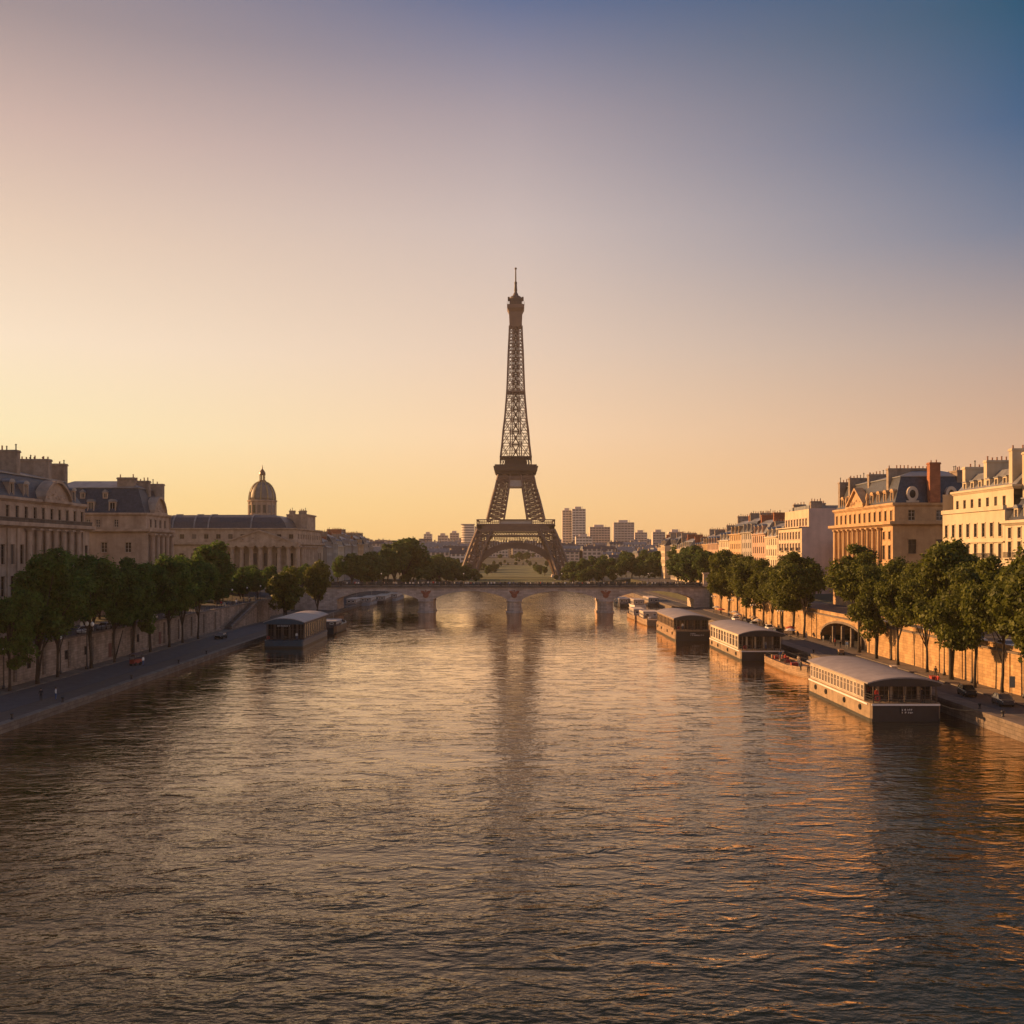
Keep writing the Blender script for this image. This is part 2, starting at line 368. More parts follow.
# ------------------------------------------------------------------ quay walls
def left_wall():
    t = thing('quay_wall', 'long shaded stone quay wall with dark pilasters behind the left bank trees', 'wall', (LW, 0, ZL))
    m = MB(); m.box(-.8, 0, -60, 352, 0, ZS-ZL+.35); m.build('wall_face', WALL_L, t)
    m = MB(); m.box(-.95, .16, -60, 352, ZS-ZL+.35, ZS-ZL+.6); m.build('coping', QUAYSTONE, t)
    m = MB(); m.box(0.003, .35, -60, 340, .1, .55); m.build('plinth', WALL_L, t)
    pm = MB(); pm.box(.003, .22, -.35, .35, .55, 5.1); pm = pm.mesh('pilaster', QUAYSTONE)
    y = 118
    while y < 262: link('pilaster', pm, t, (0, y, 0)); y += 9.6
    dm = MB(); dm.box(.004, .08, -.55, .55, 2.1, 3.7); dm.box(.08, .12, -.42, .42, 2.2, 3.6, 1); dm = dm.mesh('window', [DARKIRON, GLASS])
    for y in (161, 174.5, 182.5, 208, 226.5): link('window', dm, t, (0, y, 0))
    dm = MB(); dm.box(.004, .09, -.65, .65, .56, 3.2); dm = dm.mesh('door', mat('rust brown door', (.13,.045,.035), .6))
    for y in (193.5, 221): o = link('door', dm, t, (0, y, 0)); o['label'] = 'rusty brown metal door set in the quay wall'
    m = MB(); m.beam((-.5, -60, 6.75), (-.5, 350, 6.75), .09); m.beam((-.5, -60, 6.3), (-.5, 350, 6.3), .06)
    y = -60
    while y < 350: m.beam((-.5, y, 5.8), (-.5, y, 6.75), .07); y += 2.2
    m.build('railing', DARKIRON, t)
left_wall()
def right_wall():
    t = thing('quay_wall', 'long sunlit golden stone quay wall with an arched vault on the right bank', 'wall', (RW, 0, ZR))
    zt = 5.6
    m = MB(); m.box(0, .8, -60, 199, 0, zt); m.box(0, .8, 229, 352, 0, zt)
    n = 24; pts = []
    for i in range(n+1):
        u = -1+2*i/n; pts.append((214+15*u, .6+4.0*math.sqrt(max(0, 1-u*u*.985))))
    for (ya, za), (yb, zb) in zip(pts[:-1], pts[1:]):
        m.quad((0, ya, za), (0, yb, zb), (0, yb, zt), (0, ya, zt)); m.quad((0, ya, za), (11.5, ya, za), (11.5, yb, zb), (0, yb, zb))
    m.box(11.4, 12, 199, 229, 0, zt)
    m.build('wall_face', WALL_R, t)
    m = MB()
    for (ya, za), (yb, zb) in zip(pts[:-1], pts[1:]):
        m.add([(-.12, ya, za), (-.12, yb, zb), (-.12, yb, zb+.45), (-.12, ya, za+.45), (.1, ya, za), (.1, yb, zb), (.1, yb, zb+.45), (.1, ya, za+.45)],
              [(0,1,2,3), (0,4,5,1), (3,2,6,7)])
    m.build('arch_ring', QUAYSTONE, t)
    m = MB(); m.box(-.16, .95, -60, 352, zt, zt+.28); m.build('coping', QUAYSTONE, t)
    pm = MB(); pm.box(-.32, .32, -.32, .32, 0, 3.9); pm = pm.mesh('pillar', QUAYSTONE)
    for y in (205, 211, 217, 223): link('pillar', pm, t, (1.1, y, 0))
    pm = MB(); pm.box(-.14, -.003, -.22, .22, 0, zt); pm = pm.mesh('pilaster', WALL_R)
    for y in list(range(112, 199, 15))+list(range(236, 345, 15)): link('pilaster', pm, t, (0, y, 0))
    m = MB(); m.box(.5, .8, -60, 352, zt+.28, zt+.95); m.build('parapet', WALL_R, t)
right_wall()
def ramp_stair():
    t = thing('quay_staircase', 'stone staircase ramp climbing along the left quay wall towards the terrace', 'staircase', (LW, 268, ZL))
    m = MB(); L = 27; H = ZS-ZL
    m.add([(.003,0,0),(2.6,0,0),(2.6,L,0),(.003,L,0),(.003,L,H),(2.6,L,H)], [(0,1,2,3),(1,5,2),(0,3,4),(0,4,5,1),(2,5,4,3)]); m.build('ramp', WALL_L, t)
    m = MB()
    for i in range(30): m.box(.01, 2.3, i*L/30, (i+1)*L/30, (i+.2)*H/30, (i+1)*H/30)
    m.build('steps', PAVE, t)
    m = MB(); m.add([(2.3,-.6,0),(2.9,-.6,0),(2.9,L,H),(2.3,L,H),(2.3,-.6,1.1),(2.9,-.6,1.1),(2.9,L,H+1.1),(2.3,L,H+1.1)],
              [(0,1,2,3),(4,5,6,7),(0,1,5,4),(1,2,6,5),(2,3,7,6),(3,0,4,7)]); m.build('parapet', QUAYSTONE, t)
    m = MB(); m.box(.003, 2.9, L, L+14, 0, H+.1); m.box(2.6, 2.95, L, L+14, H+.1, H+1.0); m.build('landing', WALL_L, t)
ramp_stair()

# ------------------------------------------------------------------ bridge
BY = 360.0
def bridge():
    t = thing('stone_bridge', 'low pale stone bridge on three piers crossing the river below the tower', 'bridge', (0, BY, 0))
    spans = [(-61.5, -33.0), (-27.6, -1.9), (3.5, 30.3), (35.7, 64.0)]
    top = 8.9; dep = 14.0
    m = MB()
    def arch_z(a, b, x):
        u = (2*x-a-b)/(b-a); return 4.75+3.0*max(0, 1-u*u)**.85
    for a, b in spans:
        n = 28; px = [a+(b-a)*(1-math.cos(math.pi*i/n))/2 for i in range(n+1)]
        for xa, xb in zip(px[:-1], px[1:]):
            za, zb = arch_z(a, b, xa), arch_z(a, b, xb)
            for yy in (0, dep): m.quad((xa, yy, za), (xb, yy, zb), (xb, yy, top), (xa, yy, top))
            m.quad((xa, 0, za), (xb, 0, zb), (xb, dep, zb), (xa, dep, za))
    for a, b in ((-33.0, -27.6), (-1.9, 3.5), (30.3, 35.7)): m.box(a, b, 0, dep, 4.1, top)
    m.box(-90, -61.5, 0, dep, -1, top); m.box(64, 92, 0, dep, -1, top)
    m.build('span', BRIDGEST, t)
    for a, b in spans:
        m = MB()
        n = 28; px = [a+(b-a)*(1-math.cos(math.pi*i/n))/2 for i in range(n+1)]
        for xa, xb in zip(px[:-1], px[1:]):
            za, zb = arch_z(a, b, xa), arch_z(a, b, xb)
            m.add([(xa,-.15,za),(xb,-.15,zb),(xb,-.15,zb+.6),(xa,-.15,za+.6),(xa,.1,za),(xb,.1,zb),(xb,.1,zb+.6),(xa,.1,za+.6)], [(0,1,2,3),(0,4,5,1),(3,2,6,7)])
        m.build('arch_ring', BRIDGEST, t)
    m = MB(); m.box(-90, 92, -.5, dep+.5, top, top+.4); m.build('cornice', mat('dark cornice stone', (.17,.145,.125), .9, var=.3), t)  # cornice band toned darker than the bridge stone
    pm = MB()
    out = [(-2.5,.5),(-2.5,13.5),(-1.6,15.2),(0,16),(1.6,15.2),(2.5,13.5),(2.5,.5),(1.6,-1.2),(0,-2),(-1.6,-1.2)]
    def ring(k, z): return [(x*k, 7+(y-7)*(1+(k-1)*.4), z) for x, y in out]
    pm.loft([ring(1.18, -2.5), ring(1.18, .5), ring(1.04, .6), ring(1.0, 3.8), ring(1.12, 3.85), ring(1.12, 4.3)])
    pm = pm.mesh('pier', BRIDGEST)
    rm = MB()
    # spread-winged relief over a wreath
    rm.lathe([(0, 0), (.95, 0), (1.05, .12), (.8, .3), (0, .36)], 14)
    rm.T = Matrix.Identity(4)
    for sx in (-1, 1):
        rm.add([(0,.9,.15),(sx*1.0,1.55,.12),(sx*1.9,1.5,.1),(sx*1.5,.7,.1),(sx*.9,.2,.12),(0,-.3,.15),(0,.5,.5)], [(0,1,6),(1,2,6),(2,3,6),(3,4,6),(4,5,6)])
    rm.lathe([(0,0),(.3,.1),(.28,.45),(0,.55)], 8, (0, 1.45, 0))
    for v in range(len(rm.v)): x, y, z = rm.v[v]; rm.v[v] = (x, -z, y)
    rm = rm.mesh('relief', RELIEF)
    for x in (-30.3, .8, 33.0):
        link('pier', pm, t, (x, 0, 0)); link('relief', rm, t, (x, -.02, 6.3))
    for yy in (-.2, dep+.2):
        m = MB(); m.box(-90, 92, yy-.16, yy+.16, top+.4, top+.62); m.box(-90, 92, yy-.14, yy+.14, top+1.28, top+1.42)
        x = -90
        while x < 92:
            m.box(x-.11, x+.11, yy-.09, yy+.09, top+.62, top+1.28); x += .4
        for x in range(-88, 92, 7): m.box(x-.3, x+.3, yy-.2, yy+.2, top+.62, top+1.5)
        m.build('balustrade', DARKIRON, t)
    m = MB(); m.quad((-90, .1, top+.41), (92, .1, top+.41), (92, dep-.1, top+.41), (-90, dep-.1, top+.41)); m.build('deck', ASPHALT, t)
    sm = MB(); sm.box(-1.1, 1.1, -1.1, 1.1, 0, .6); sm.frustum(-.9, .9, -.9, .9, .6, 4.4, .1); sm.box(-1.1, 1.1, -1.1, 1.1, 4.4, 4.8)
    sm = sm.mesh('pedestal', BRIDGEST)
    for x in (-66, 68): link('pedestal', sm, t, (x, -.2, top+.41))
bridge()

# ------------------------------------------------------------------ the tower
TY = 745.0; TS = TY/1024
def tower():
    TX = (515.7-512)*TS
    t = thing('lattice_tower', 'tall brown iron lattice tower with four arched legs standing beyond the bridge', 'tower', (TX, TY, 2.3))
    Z = lambda py: PZ(py, TY)-2.3
    # half-widths of the outer and inner leg edges against height
    prof1 = [(579, 54, 41.5), (570, 51.6, 38.5), (560, 48.3, 35), (550, 45, 31.5), (540, 41.2, 27.5), (530, 37, 23), (521, 28.8, 12.2)]
    prof2 = [(521, 28.4, 12), (510, 25.8, 10.2), (500, 23.4, 8.6), (490, 20.6, 7), (481, 18.6, 5.9), (474, 16.8, 5)]
    def interp(pr, z):
        for (p0, o0, i0), (p1, o1, i1) in zip(pr[:-1], pr[1:]):
            z0, z1 = Z(p0), Z(p1)
            if z <= z1+1e-6:
                k = (z-z0)/(z1-z0); return (o0+(o1-o0)*k)*TS, (i0+(i1-i0)*k)*TS
        return pr[-1][1]*TS, pr[-1][2]*TS
    def leg(sx, sy, pr, n, wc, wd, stop=None):
        m = MB(); za, zb = Z(pr[0][0]), Z(pr[-1][0])
        lev = [za+(zb-za)*(i/n)**.92 for i in range(n+1)]
        def c(z, a, b):
            o, i = interp(pr, z); return (sx*(o if a else i), sy*(o if b else i), z)
        cs = [(0,0),(1,0),(1,1),(0,1)]
        for z0, z1 in zip(lev[:-1], lev[1:]):
            for k in range(4):
                a, b = cs[k], cs[(k+1) % 4]
                m.beam(c(z0,*a), c(z1,*a), wc)
                m.beam(c(z0,*a), c(z1,*b), wd); m.beam(c(z0,*b), c(z1,*a), wd)
                m.beam(c(z1,*a), c(z1,*b), wd*1.1)
                
        m.build('leg', IRON, t)
    for sx in (-1, 1):
        for sy in (-1, 1):
            leg(sx, sy, prof1[:-1], 8, 1.35, .55); leg(sx, sy, prof2, 11, .95, .4)
    # four great arches with their trellis spandrels
    for k in range(4):
        m = MB(Matrix.Rotation(k*math.pi/2, 4, 'Z')); yy = -35.5*TS
        n = 40; pa, pb = [], []
        for i in range(n+1):
            a = math.pi*i/n
            yo = -(41.5-.12*(31*math.sin(a)))*TS
            pa.append((41.5*TS*math.cos(a), yo, (Z(579))+31.5*TS*math.sin(a)))
            pb.append((45.2*TS*math.cos(a), yo, (Z(579))+36*TS*math.sin(a)))
        for i in range(n):
            m.beam(pa[i], pa[i+1], 1.15); m.beam(pb[i], pb[i+1], .95)
            A, B, C_, D_ = (Vector(v) for v in (pa[i], pa[i+1], pb[i+1], pb[i])); up_ = Vector((0, .5, 0))
            m.add([tuple(v) for v in (A+up_, B+up_, C_+up_, D_+up_, A+2*up_, B+2*up_, C_+2*up_, D_+2*up_)], [(0,1,2,3), (7,6,5,4)])
            m.beam(pa[i], pb[i], .5); m.beam(pa[i], pb[i+1], .4); m.beam(pb[i], pa[i+1], .4)
        m.build('arch', IRON, t)
        m = MB(Matrix.Rotation(k*math.pi/2, 4, 'Z'))
        zt = Z(531.5)
        for z, w in ((zt, 1.0), (Z(536), .8)): m.beam((-36*TS, -38.2*TS, z), (36*TS, -38.2*TS, z), w)
        nn = 26
        for i in range(nn):
            xa, xb = (-34+68*i/nn)*TS, (-34+68*(i+1)/nn)*TS
            m.beam((xa, -38.2*TS, zt), (xb, -38.2*TS, Z(536)), .4); m.beam((xb, -38.2*TS, zt), (xa, -38.2*TS, Z(536)), .4)
            xm = (xa+xb)/2; u = xm/(45.2*TS)
            if abs(u) < .9:
                za = Z(579)+36*TS*math.sqrt(1-u*u); ya = -(41.5-.12*31*math.sqrt(1-u*u))*TS
                if za < Z(537):
                    m.beam((xm, ya, za), (xm, -38.2*TS, Z(536)), .38); m.beam((xm, ya, za), (xb+.6, -38.2*TS, Z(536)), .3)
        m.build('spandrel', IRON, t)
    # first platform
    m = MB(); h = 37.4*TS
    for a in range(4):
        m.T = Matrix.Rotation(a*math.pi/2, 4, 'Z')
        m.box(-h, h, -h, -h+5*TS, Z(530.5), Z(527)); m.box(-h-.5, h+.5, -h-.5, -h+8*TS, Z(527), Z(526))
        m.box(-h-.3, h+.3, -h-.3, -h-.1, Z(526), Z(524.6))
        nn = 40
        for i in range(nn+1):
            x = -h+2*h*i/nn
            if abs(x) > 14*TS: m.beam((x, -h-.2, Z(527)), (x, -h-.2, Z(521.5)), .28)
        m.box(-h-.4, h+.4, -h-.45, -h+.6, Z(521.4), Z(520.4))
        m.box(-h+1, h-1, -h+4*TS, -h+4.6*TS, Z(530), Z(527))
    m.T = Matrix.Identity(4); m.box(-h+1, h-1, -h+5*TS, h-5*TS, Z(528), Z(527.2)); m.build('first_platform', IRON, t)
    pm = MB(); pm.box(-16*TS, 16*TS, -2.2, 2.2, 0, 3.5); pm.box(-16.4*TS, 16.4*TS, -2.6, 2.6, 3.5, 3.8)
    for i in range(9): x = (-16+4*i)*TS; pm.box(x-.12, x+.12, -2.35, -2.2, 0, 3.5)
    pm = pm.mesh('pavilion', PALEPANEL)
    link('pavilion', pm, t, (0, -33.2*TS, Z(526))); link('pavilion', pm, t, (0, 33.2*TS, Z(526)), math.pi)
    # second platform
    m = MB(); h = 21.2*TS
    m.box(-18.5*TS, 18.5*TS, -18.5*TS, 18.5*TS, Z(475.5), Z(474)); m.frustum(-h+.8, h-.8, -h+.8, h-.8, Z(474), Z(471.5), -.8, m=0, bottom=True)
    m.box(-h, h, -h, h, Z(471.5), Z(468.5)); m.box(-h-.5, h+.5, -h-.5, h+.5, Z(468.5), Z(467.6)); m.box(-h+.4, h-.4, -h+.4, h-.4, Z(467.6), Z(466))
    m.box(-11*TS, 11*TS, -11*TS, 11*TS, Z(466), Z(459)); m.box(-15.9*TS, 15.9*TS, -15.9*TS, 15.9*TS, Z(458.6), Z(457.4))
    for a in range(4):
        m.T = Matrix.Rotation(a*math.pi/2, 4, 'Z')
        for i in range(13):
            x = (-15.4+30.8*i/12)*TS; m.beam((x, -15.5*TS, Z(466)), (x, -15.5*TS, Z(458.6)), .45)
            if i < 12: m.beam((x, -15.5*TS, Z(466)), (x+30.8*TS/12, -15.5*TS, Z(458.6)), .3)
    m.T = Matrix.Identity(4); m.build('second_platform', IRON2, t)
    m = MB(); m.box(-6.2*TS, 6.2*TS, -16*TS, 16*TS, Z(487.5), Z(481)); m.box(-16*TS, -12*TS, -6.2*TS, 6.2*TS, Z(487.5), Z(481)); m.box(12*TS, 16*TS, -6.2*TS, 6.2*TS, Z(487.5), Z(481)); m.build('lift_landing', PALEPANEL, t)
    m = MB()
    for a in range(4):
        m.T = Matrix.Rotation(a*math.pi/2, 4, 'Z')
        m.box(-17*TS, 17*TS, -17.2*TS, -16.6*TS, Z(481), Z(477))
        for i in range(12): x0, x1 = (-16+32*i/12)*TS, (-16+32*(i+1)/12)*TS; m.beam((x0, -17*TS, Z(481)), (x1, -17*TS, Z(476)), .4)
    m.build('girder', IRON, t)
    # upper shaft
    up = [(459, 15.2), (445, 13.6), (430, 12.4), (419, 10.9), (405, 9.8), (393, 8.8), (372, 8.0), (353, 7.4), (340, 6.7), (327, 6.2)]
    def hw(z):
        for (p0, h0), (p1, h1) in zip(up[:-1], up[1:]):
            z0, z1 = Z(p0), Z(p1)
            if z <= z1+1e-6: return (h0+(h1-h0)*(z-z0)/(z1-z0))*TS
        return up[-1][1]*TS
    lev = [Z(459)]
    while lev[-1] < Z(330): lev.append(lev[-1]+max(4.2, hw(lev[-1])*.95))
    lev[-1] = Z(327); m = MB()
    for z0, z1 in zip(lev[:-1], lev[1:]):
        a0, a1 = hw(z0), hw(z1)
        k0, k1 = a0*.40, a1*.40
        for k in range(4):
            m.T = Matrix.Rotation(k*math.pi/2, 4, 'Z')
            m.beam((-a0,-a0,z0), (-a1,-a1,z1), 1.05)
            m.beam((-k0,-a0,z0), (-k1,-a1,z1), .6); m.beam((k0,-a0,z0), (k1,-a1,z1), .6)
            m.beam((-a1,-a1,z1), (a1,-a1,z1), .5)
            m.beam((-a0,-a0,z0), (-k1,-a1,z1), .4); m.beam((-k0,-a0,z0), (-a1,-a1,z1), .4)
            m.beam((a0,-a0,z0), (k1,-a1,z1), .4); m.beam((k0,-a0,z0), (a1,-a1,z1), .4)
            m.beam((-k0,-a0,z0), (k1,-a1,z1), .34); m.beam((k0,-a0,z0), (-k1,-a1,z1), .34)
            zm, am = (z0+z1)/2, (a0+a1)/2; m.beam((-am,-am,zm), (am,-am,zm), .3)
    m.T = Matrix.Identity(4); m.build('upper_shaft', IRON, t)
    m = MB()
    for z0, z1 in zip(lev[:-1], lev[1:]):
        a0, a1 = hw(z0)*.26, hw(z1)*.26
        for sx, sy in ((-1,-1),(1,-1),(1,1),(-1,1)): m.beam((sx*a0, sy*a0, z0), (sx*a1, sy*a1, z1), .55)
        for k in range(4):
            m.T = Matrix.Rotation(k*math.pi/2, 4, 'Z'); m.beam((-a0,-a0,z0), (a1,-a1,z1), .6); m.beam((a0,-a0,z0), (-a1,-a1,z1), .6); m.beam((-a1,-a1,z1), (a1,-a1,z1), .5)
        m.T = Matrix.Identity(4)
    m.build('lift_shaft', IRON2, t)
    m = MB(); h = 9.1*TS; m.box(-h, h, -h, h, Z(393.4), Z(391.6)); m.build('intermediate_platform', IRON, t)
    # summit
    m = MB(); a = 6.4*TS
    a = 6.1*TS; m.frustum(-a, a, -a, a, Z(328), Z(313), -.45, m=0, bottom=True)
    b = 8.5*TS; m.frustum(-a-.45, a+.45, -a-.45, a+.45, Z(313), Z(309.5), -1.2, bottom=True); m.box(-b, b, -b, b, Z(309.5), Z(306))
    for i in range(12):
        x = -b+2*b*i/11
        for yy in (-b, b): m.beam((x, yy, Z(306)), (x, yy, Z(303.4)), .2); m.beam((yy, x, Z(306)), (yy, x, Z(303.4)), .2)
    m.build('summit_gallery', IRON, t)
    m = MB(); m.box(-6.2*TS, 6.2*TS, -6.2*TS, 6.2*TS, Z(306), Z(299.5)); m.lathe([(6.6*TS, 0), (6.4*TS, 1.0), (5.0*TS, 2.0), (3.0*TS, 2.8), (2.4*TS, 4.0), (1.5*TS, 5.2), (1.1*TS, 7.5)], 16, (0, 0, Z(299.5)))
    for s in (-1, 1): m.box(s*7*TS-.7, s*7*TS+.7, -.8, .8, Z(301), Z(297))
    m.build('summit_cabin', IRON2, t)
    m = MB(); m.tube([(0,0,Z(291)),(0,0,Z(284))], [1.2, .85]); m.tube([(0,0,Z(284)),(0,0,Z(282))], 1.0); m.tube([(0,0,Z(282)),(0,0,Z(269.5))], [.55, .42]); m.lathe([(.3,0),(.85,.5),(.85,1.2),(.2,1.7)], 8, (0,0,Z(269.7)))
    m.build('antenna', IRON2, t)
    fm = MB(); fm.frustum(-8, 8, -8, 8, 0, 2.4, .8, bottom=True); fm = fm.mesh('footing', BRIDGEST)
    for sx in (-1, 1):
        for sy in (-1, 1): link('footing', fm, t, (sx*48*TS, sy*48*TS, -.4))
tower()
# ------------------------------------------------------------------ building kit
WCACHE = {}
def win_meshes(w, h, fm, style):
    k = (round(w,2), round(h,2), fm.name, style)
    if k not in WCACHE:
        f = MB(); b = .11
        f.box(-w/2, -w/2+b, -.06, .06, 0, h); f.box(w/2-b, w/2, -.06, .06, 0, h)
        f.box(-w/2+b, w/2-b, -.06, .06, 0, b); f.box(-w/2+b, w/2-b, -.06, .06, h-b, h)
        if style != 'plain':
            f.box(-.05, .05, -.055, .055, b, h-b)
            for z in ((.62,) if style == 'two' else (.36, .72)):
                f.box(-w/2+b, -.05, -.04, .04, h*z-.035, h*z+.035); f.box(.05, w/2-b, -.04, .04, h*z-.035, h*z+.035)
        p = MB(); p.quad((-w/2+b, .012, b), (w/2-b, .012, b), (w/2-b, .012, h-b), (-w/2+b, .012, h-b))
        WCACHE[k] = (f.mesh('window', fm), p.mesh('pane', GLASS))
    return WCACHE[k]
def facade(mb, par, O, ang, W_, z0, z1, cols, rows, fm=FRAMEW, depth=.32, style='french', trim=1, skip=None):
    """wall sheet with real openings into mb; a window (with its pane) set back in each; O is the lower start corner at z=0"""
    T0 = mb.T; T = T0 @ Matrix.Translation(O) @ Matrix.Rotation(ang, 4, 'Z'); mb.T = T
    zc = z0
    for (zb, h, w) in rows:
        if zb > zc: mb.quad((0,0,zc), (W_,0,zc), (W_,0,zb), (0,0,zb))
        uc = 0
        for c in cols:
            a, b = c-w/2, c+w/2
            if skip and skip(c, zb): continue
            mb.quad((uc,0,zb), (a,0,zb), (a,0,zb+h), (uc,0,zb+h)); uc = b
            mb.quad((a,0,zb), (a,depth,zb), (a,depth,zb+h), (a,0,zb+h)); mb.quad((b,0,zb), (b,0,zb+h), (b,depth,zb+h), (b,depth,zb))
            mb.quad((a,0,zb), (b,0,zb), (b,depth,zb), (a,depth,zb)); mb.quad((a,0,zb+h), (a,depth,zb+h), (b,depth,zb+h), (b,0,zb+h))
            if trim:
                mb.box(a-.16, a-.002, -.07, .06, zb, zb+h, trim); mb.box(b+.002, b+.16, -.07, .06, zb, zb+h, trim)
                mb.box(a-.22, b+.22, -.14, .06, zb+h+.002, zb+h+.2, trim); mb.box(a-.2, b+.2, -.16, .06, zb-.16, zb-.002, trim)
            fmesh, pmesh = win_meshes(w, h, fm, style)
            o = link('window', fmesh, par, (T0.inverted() @ T) @ Vector((c, depth-.08, zb)), ang); link('pane', pmesh, o)
        mb.quad((uc,0,zb), (W_,0,zb), (W_,0,zb+h), (uc,0,zb+h)); zc = zb+h
    if z1 > zc: mb.quad((0,0,zc), (W_,0,zc), (W_,0,z1), (0,0,z1))
    mb.T = T0
def spread(W_, n, m=1.6): return [m+(W_-2*m)*(i+.5)/n for i in range(n)]
COLM = {}
def column_mesh(h, r, mtl):
    k = (round(h,2), round(r,2), mtl.name)
    if k not in COLM:
        m = MB(); m.box(-r*1.4, r*1.4, -r*1.4, r*1.4, 0, r*.6)
        m.lathe([(r*1.25, r*.6), (r*1.25, r*.9), (r, r*1.2), (r*1.02, h*.35), (r*.86, h-r*1.5), (r*1.05, h-r*1.3), (r*1.3, h-r*.6)], 12)
        m.box(-r*1.45, r*1.45, -r*1.45, r*1.45, h-r*.6, h); COLM[k] = m.mesh('column', mtl)
    return COLM[k]
CHM = {}
def pot_mesh():
    if 'p' not in CHM:
        m = MB(); m.lathe([(.20,0),(.17,.1),(.15,.9),(.2,.95),(.2,1.05)], 8); CHM['p'] = m.mesh('chimney_pot', CLAY)
        m = MB(); m.lathe([(.14,0),(.12,1.5),(.26,1.55),(.05,1.85)], 8); CHM['q'] = m.mesh('chimney_pot', DARKIRON)
    return CHM
def chimney(par, x, y, z0, z1, lx, ly, mtl=None, seed=0, label=None):
    mtl = mtl or CHIM
    m = MB(); m.box(-lx/2, lx/2, -ly/2, ly/2, 0, z1-z0-.45); m.box(-lx/2-.15, lx/2+.15, -ly/2-.15, ly/2+.15, z1-z0-.45, z1-z0-.2); m.box(-lx/2-.06, lx/2+.06, -ly/2-.06, ly/2+.06, z1-z0-.2, z1-z0)
    c = m.build('chimney', mtl, par); c.location = (x, y, z0)
    if label: c['label'] = label
    pot_mesh(); rnd = random.Random(int(x*7+y*13+seed)); L = max(lx, ly); n = max(2, int(L/.85))
    for i in range(n):
        if rnd.random() < .2: continue
        u = -L/2+L*(i+.5)/n
        o = link('chimney_pot', CHM['p' if rnd.random() < .72 else 'q'], c, ((u, 0, z1-z0) if lx > ly else (0, u, z1-z0)))
        o.scale = (.9, .9, rnd.uniform(.4, .85))
    return c
DOR = {}
def dormer_mesh(w, h, d, wallm, roofm, kind):
    k = (w, h, d, wallm.name, roofm.name, kind)
    if k not in DOR:
        m = MB(); b = .22
        m.box(-w/2, -w/2+b, 0, d, 0, h); m.box(w/2-b, w/2, 0, d, 0, h); m.box(-w/2+b, w/2-b, 0, d, 0, .25)
        m.box(-w/2+b, w/2-b, 0, d, h-.25, h)
        n = 8; top = .55 if kind == 'arch' else .75
        if kind == 'arch': pr = [(-w/2-.15, h)]+[(-(w/2+.12)*math.cos(math.pi*i/n), h+.1+top*math.sin(math.pi*i/n)) for i in range(n+1)]+[(w/2+.15, h)]
        elif kind == 'ped': pr = [(-w/2-.2, h), (w/2+.2, h), (0, h+top)]
        else: pr = [(-w/2-.15, h), (w/2+.15, h), (w/2+.15, h+.22), (-w/2-.15, h+.22)]
        m.prism(pr, -.15, d, 1)
        f = MB(); a = w-2*b
        f.box(-a/2, -a/2+.08, .18, .28, .25, h-.25); f.box(a/2-.08, a/2, .18, .28, .25, h-.25); f.box(-.04, .04, .18, .28, .25, h-.25)
        f.quad((-a/2+.08, .25, .25), (a/2-.08, .25, .25), (a/2-.08, .25, h-.25), (-a/2+.08, .25, h-.25), 1)
        DOR[k] = (m.mesh('dormer', [wallm, roofm]), f.mesh('window', [FRAMEW, GLASS]))
    return DOR[k]
def dormers(par, pts, ang, w, h, d, wallm, roofm, kind='arch'):
    dm, fm = dormer_mesh(w, h, d, wallm, roofm, kind)
    for p in pts:
        o = link('dormer', dm, par, p, ang); link('window', fm, o)
BAL = {}
def balcony(par, p, ang, w, mslab, d=.75):
    k = (round(w, 1), mslab.name)
    if k not in BAL:
        s = MB(); s.box(-w/2, w/2, -d, -.003, -.2, 0)
        for u in (-w/2+.3, w/2-.3): s.box(u-.12, u+.12, -d*.8, -.003, -.5, -.2)
        r = MB(); r.box(-w/2, w/2, -d+.02, -d+.07, .95, 1.02); r.box(-w/2, w/2, -d+.02, -d+.07, .08, .13)
        for sx in (-1, 1): r.beam((sx*(w/2-.03), -d+.04, .98), (sx*(w/2-.03), 0, .98), .05)
        n = int(w/.16)
        for i in range(n+1): u = -w/2+w*i/n; r.box(u-.018, u+.018, -d+.03, -d+.065, .0, .98)
        BAL[k] = (s.mesh('balcony', mslab), r.mesh('railing', DARKIRON))
    o = link('balcony', BAL[k][0], par, p, ang); link('railing', BAL[k][1], o); return o
def mansard(par, x0, x1, y0, y1, z0, z1, z2, i0, i1, mtl=SLATE, topm=ZINC):
    m = MB(); m.frustum(x0, x1, y0, y1, z0, z1, i0); m.box(x0+i0-.2, x1-i0+.2, y0+i0-.2, y1-i0+.2, z1, z1+.22, 1)
    m.frustum(x0+i0, x1-i0, y0+i0, y1-i0, z1+.22, z2, i1, min(i1, (y1-y0)/2-i0-.1), 1)
    return m.build('roof', [mtl, topm], par)
def slab(par, x0, x1, y0, y1, z0, z1, p, mtl, name='cornice'):
    m = MB(); m.box(x0-p, x1+p, y0-p, y1+p, z0, z1); m.frustum(x0-p*.2, x1+p*.2, y0-p*.2, y1+p*.2, z0-.4, z0-.003, -p*.6, bottom=True); return m.build(name, mtl, par)
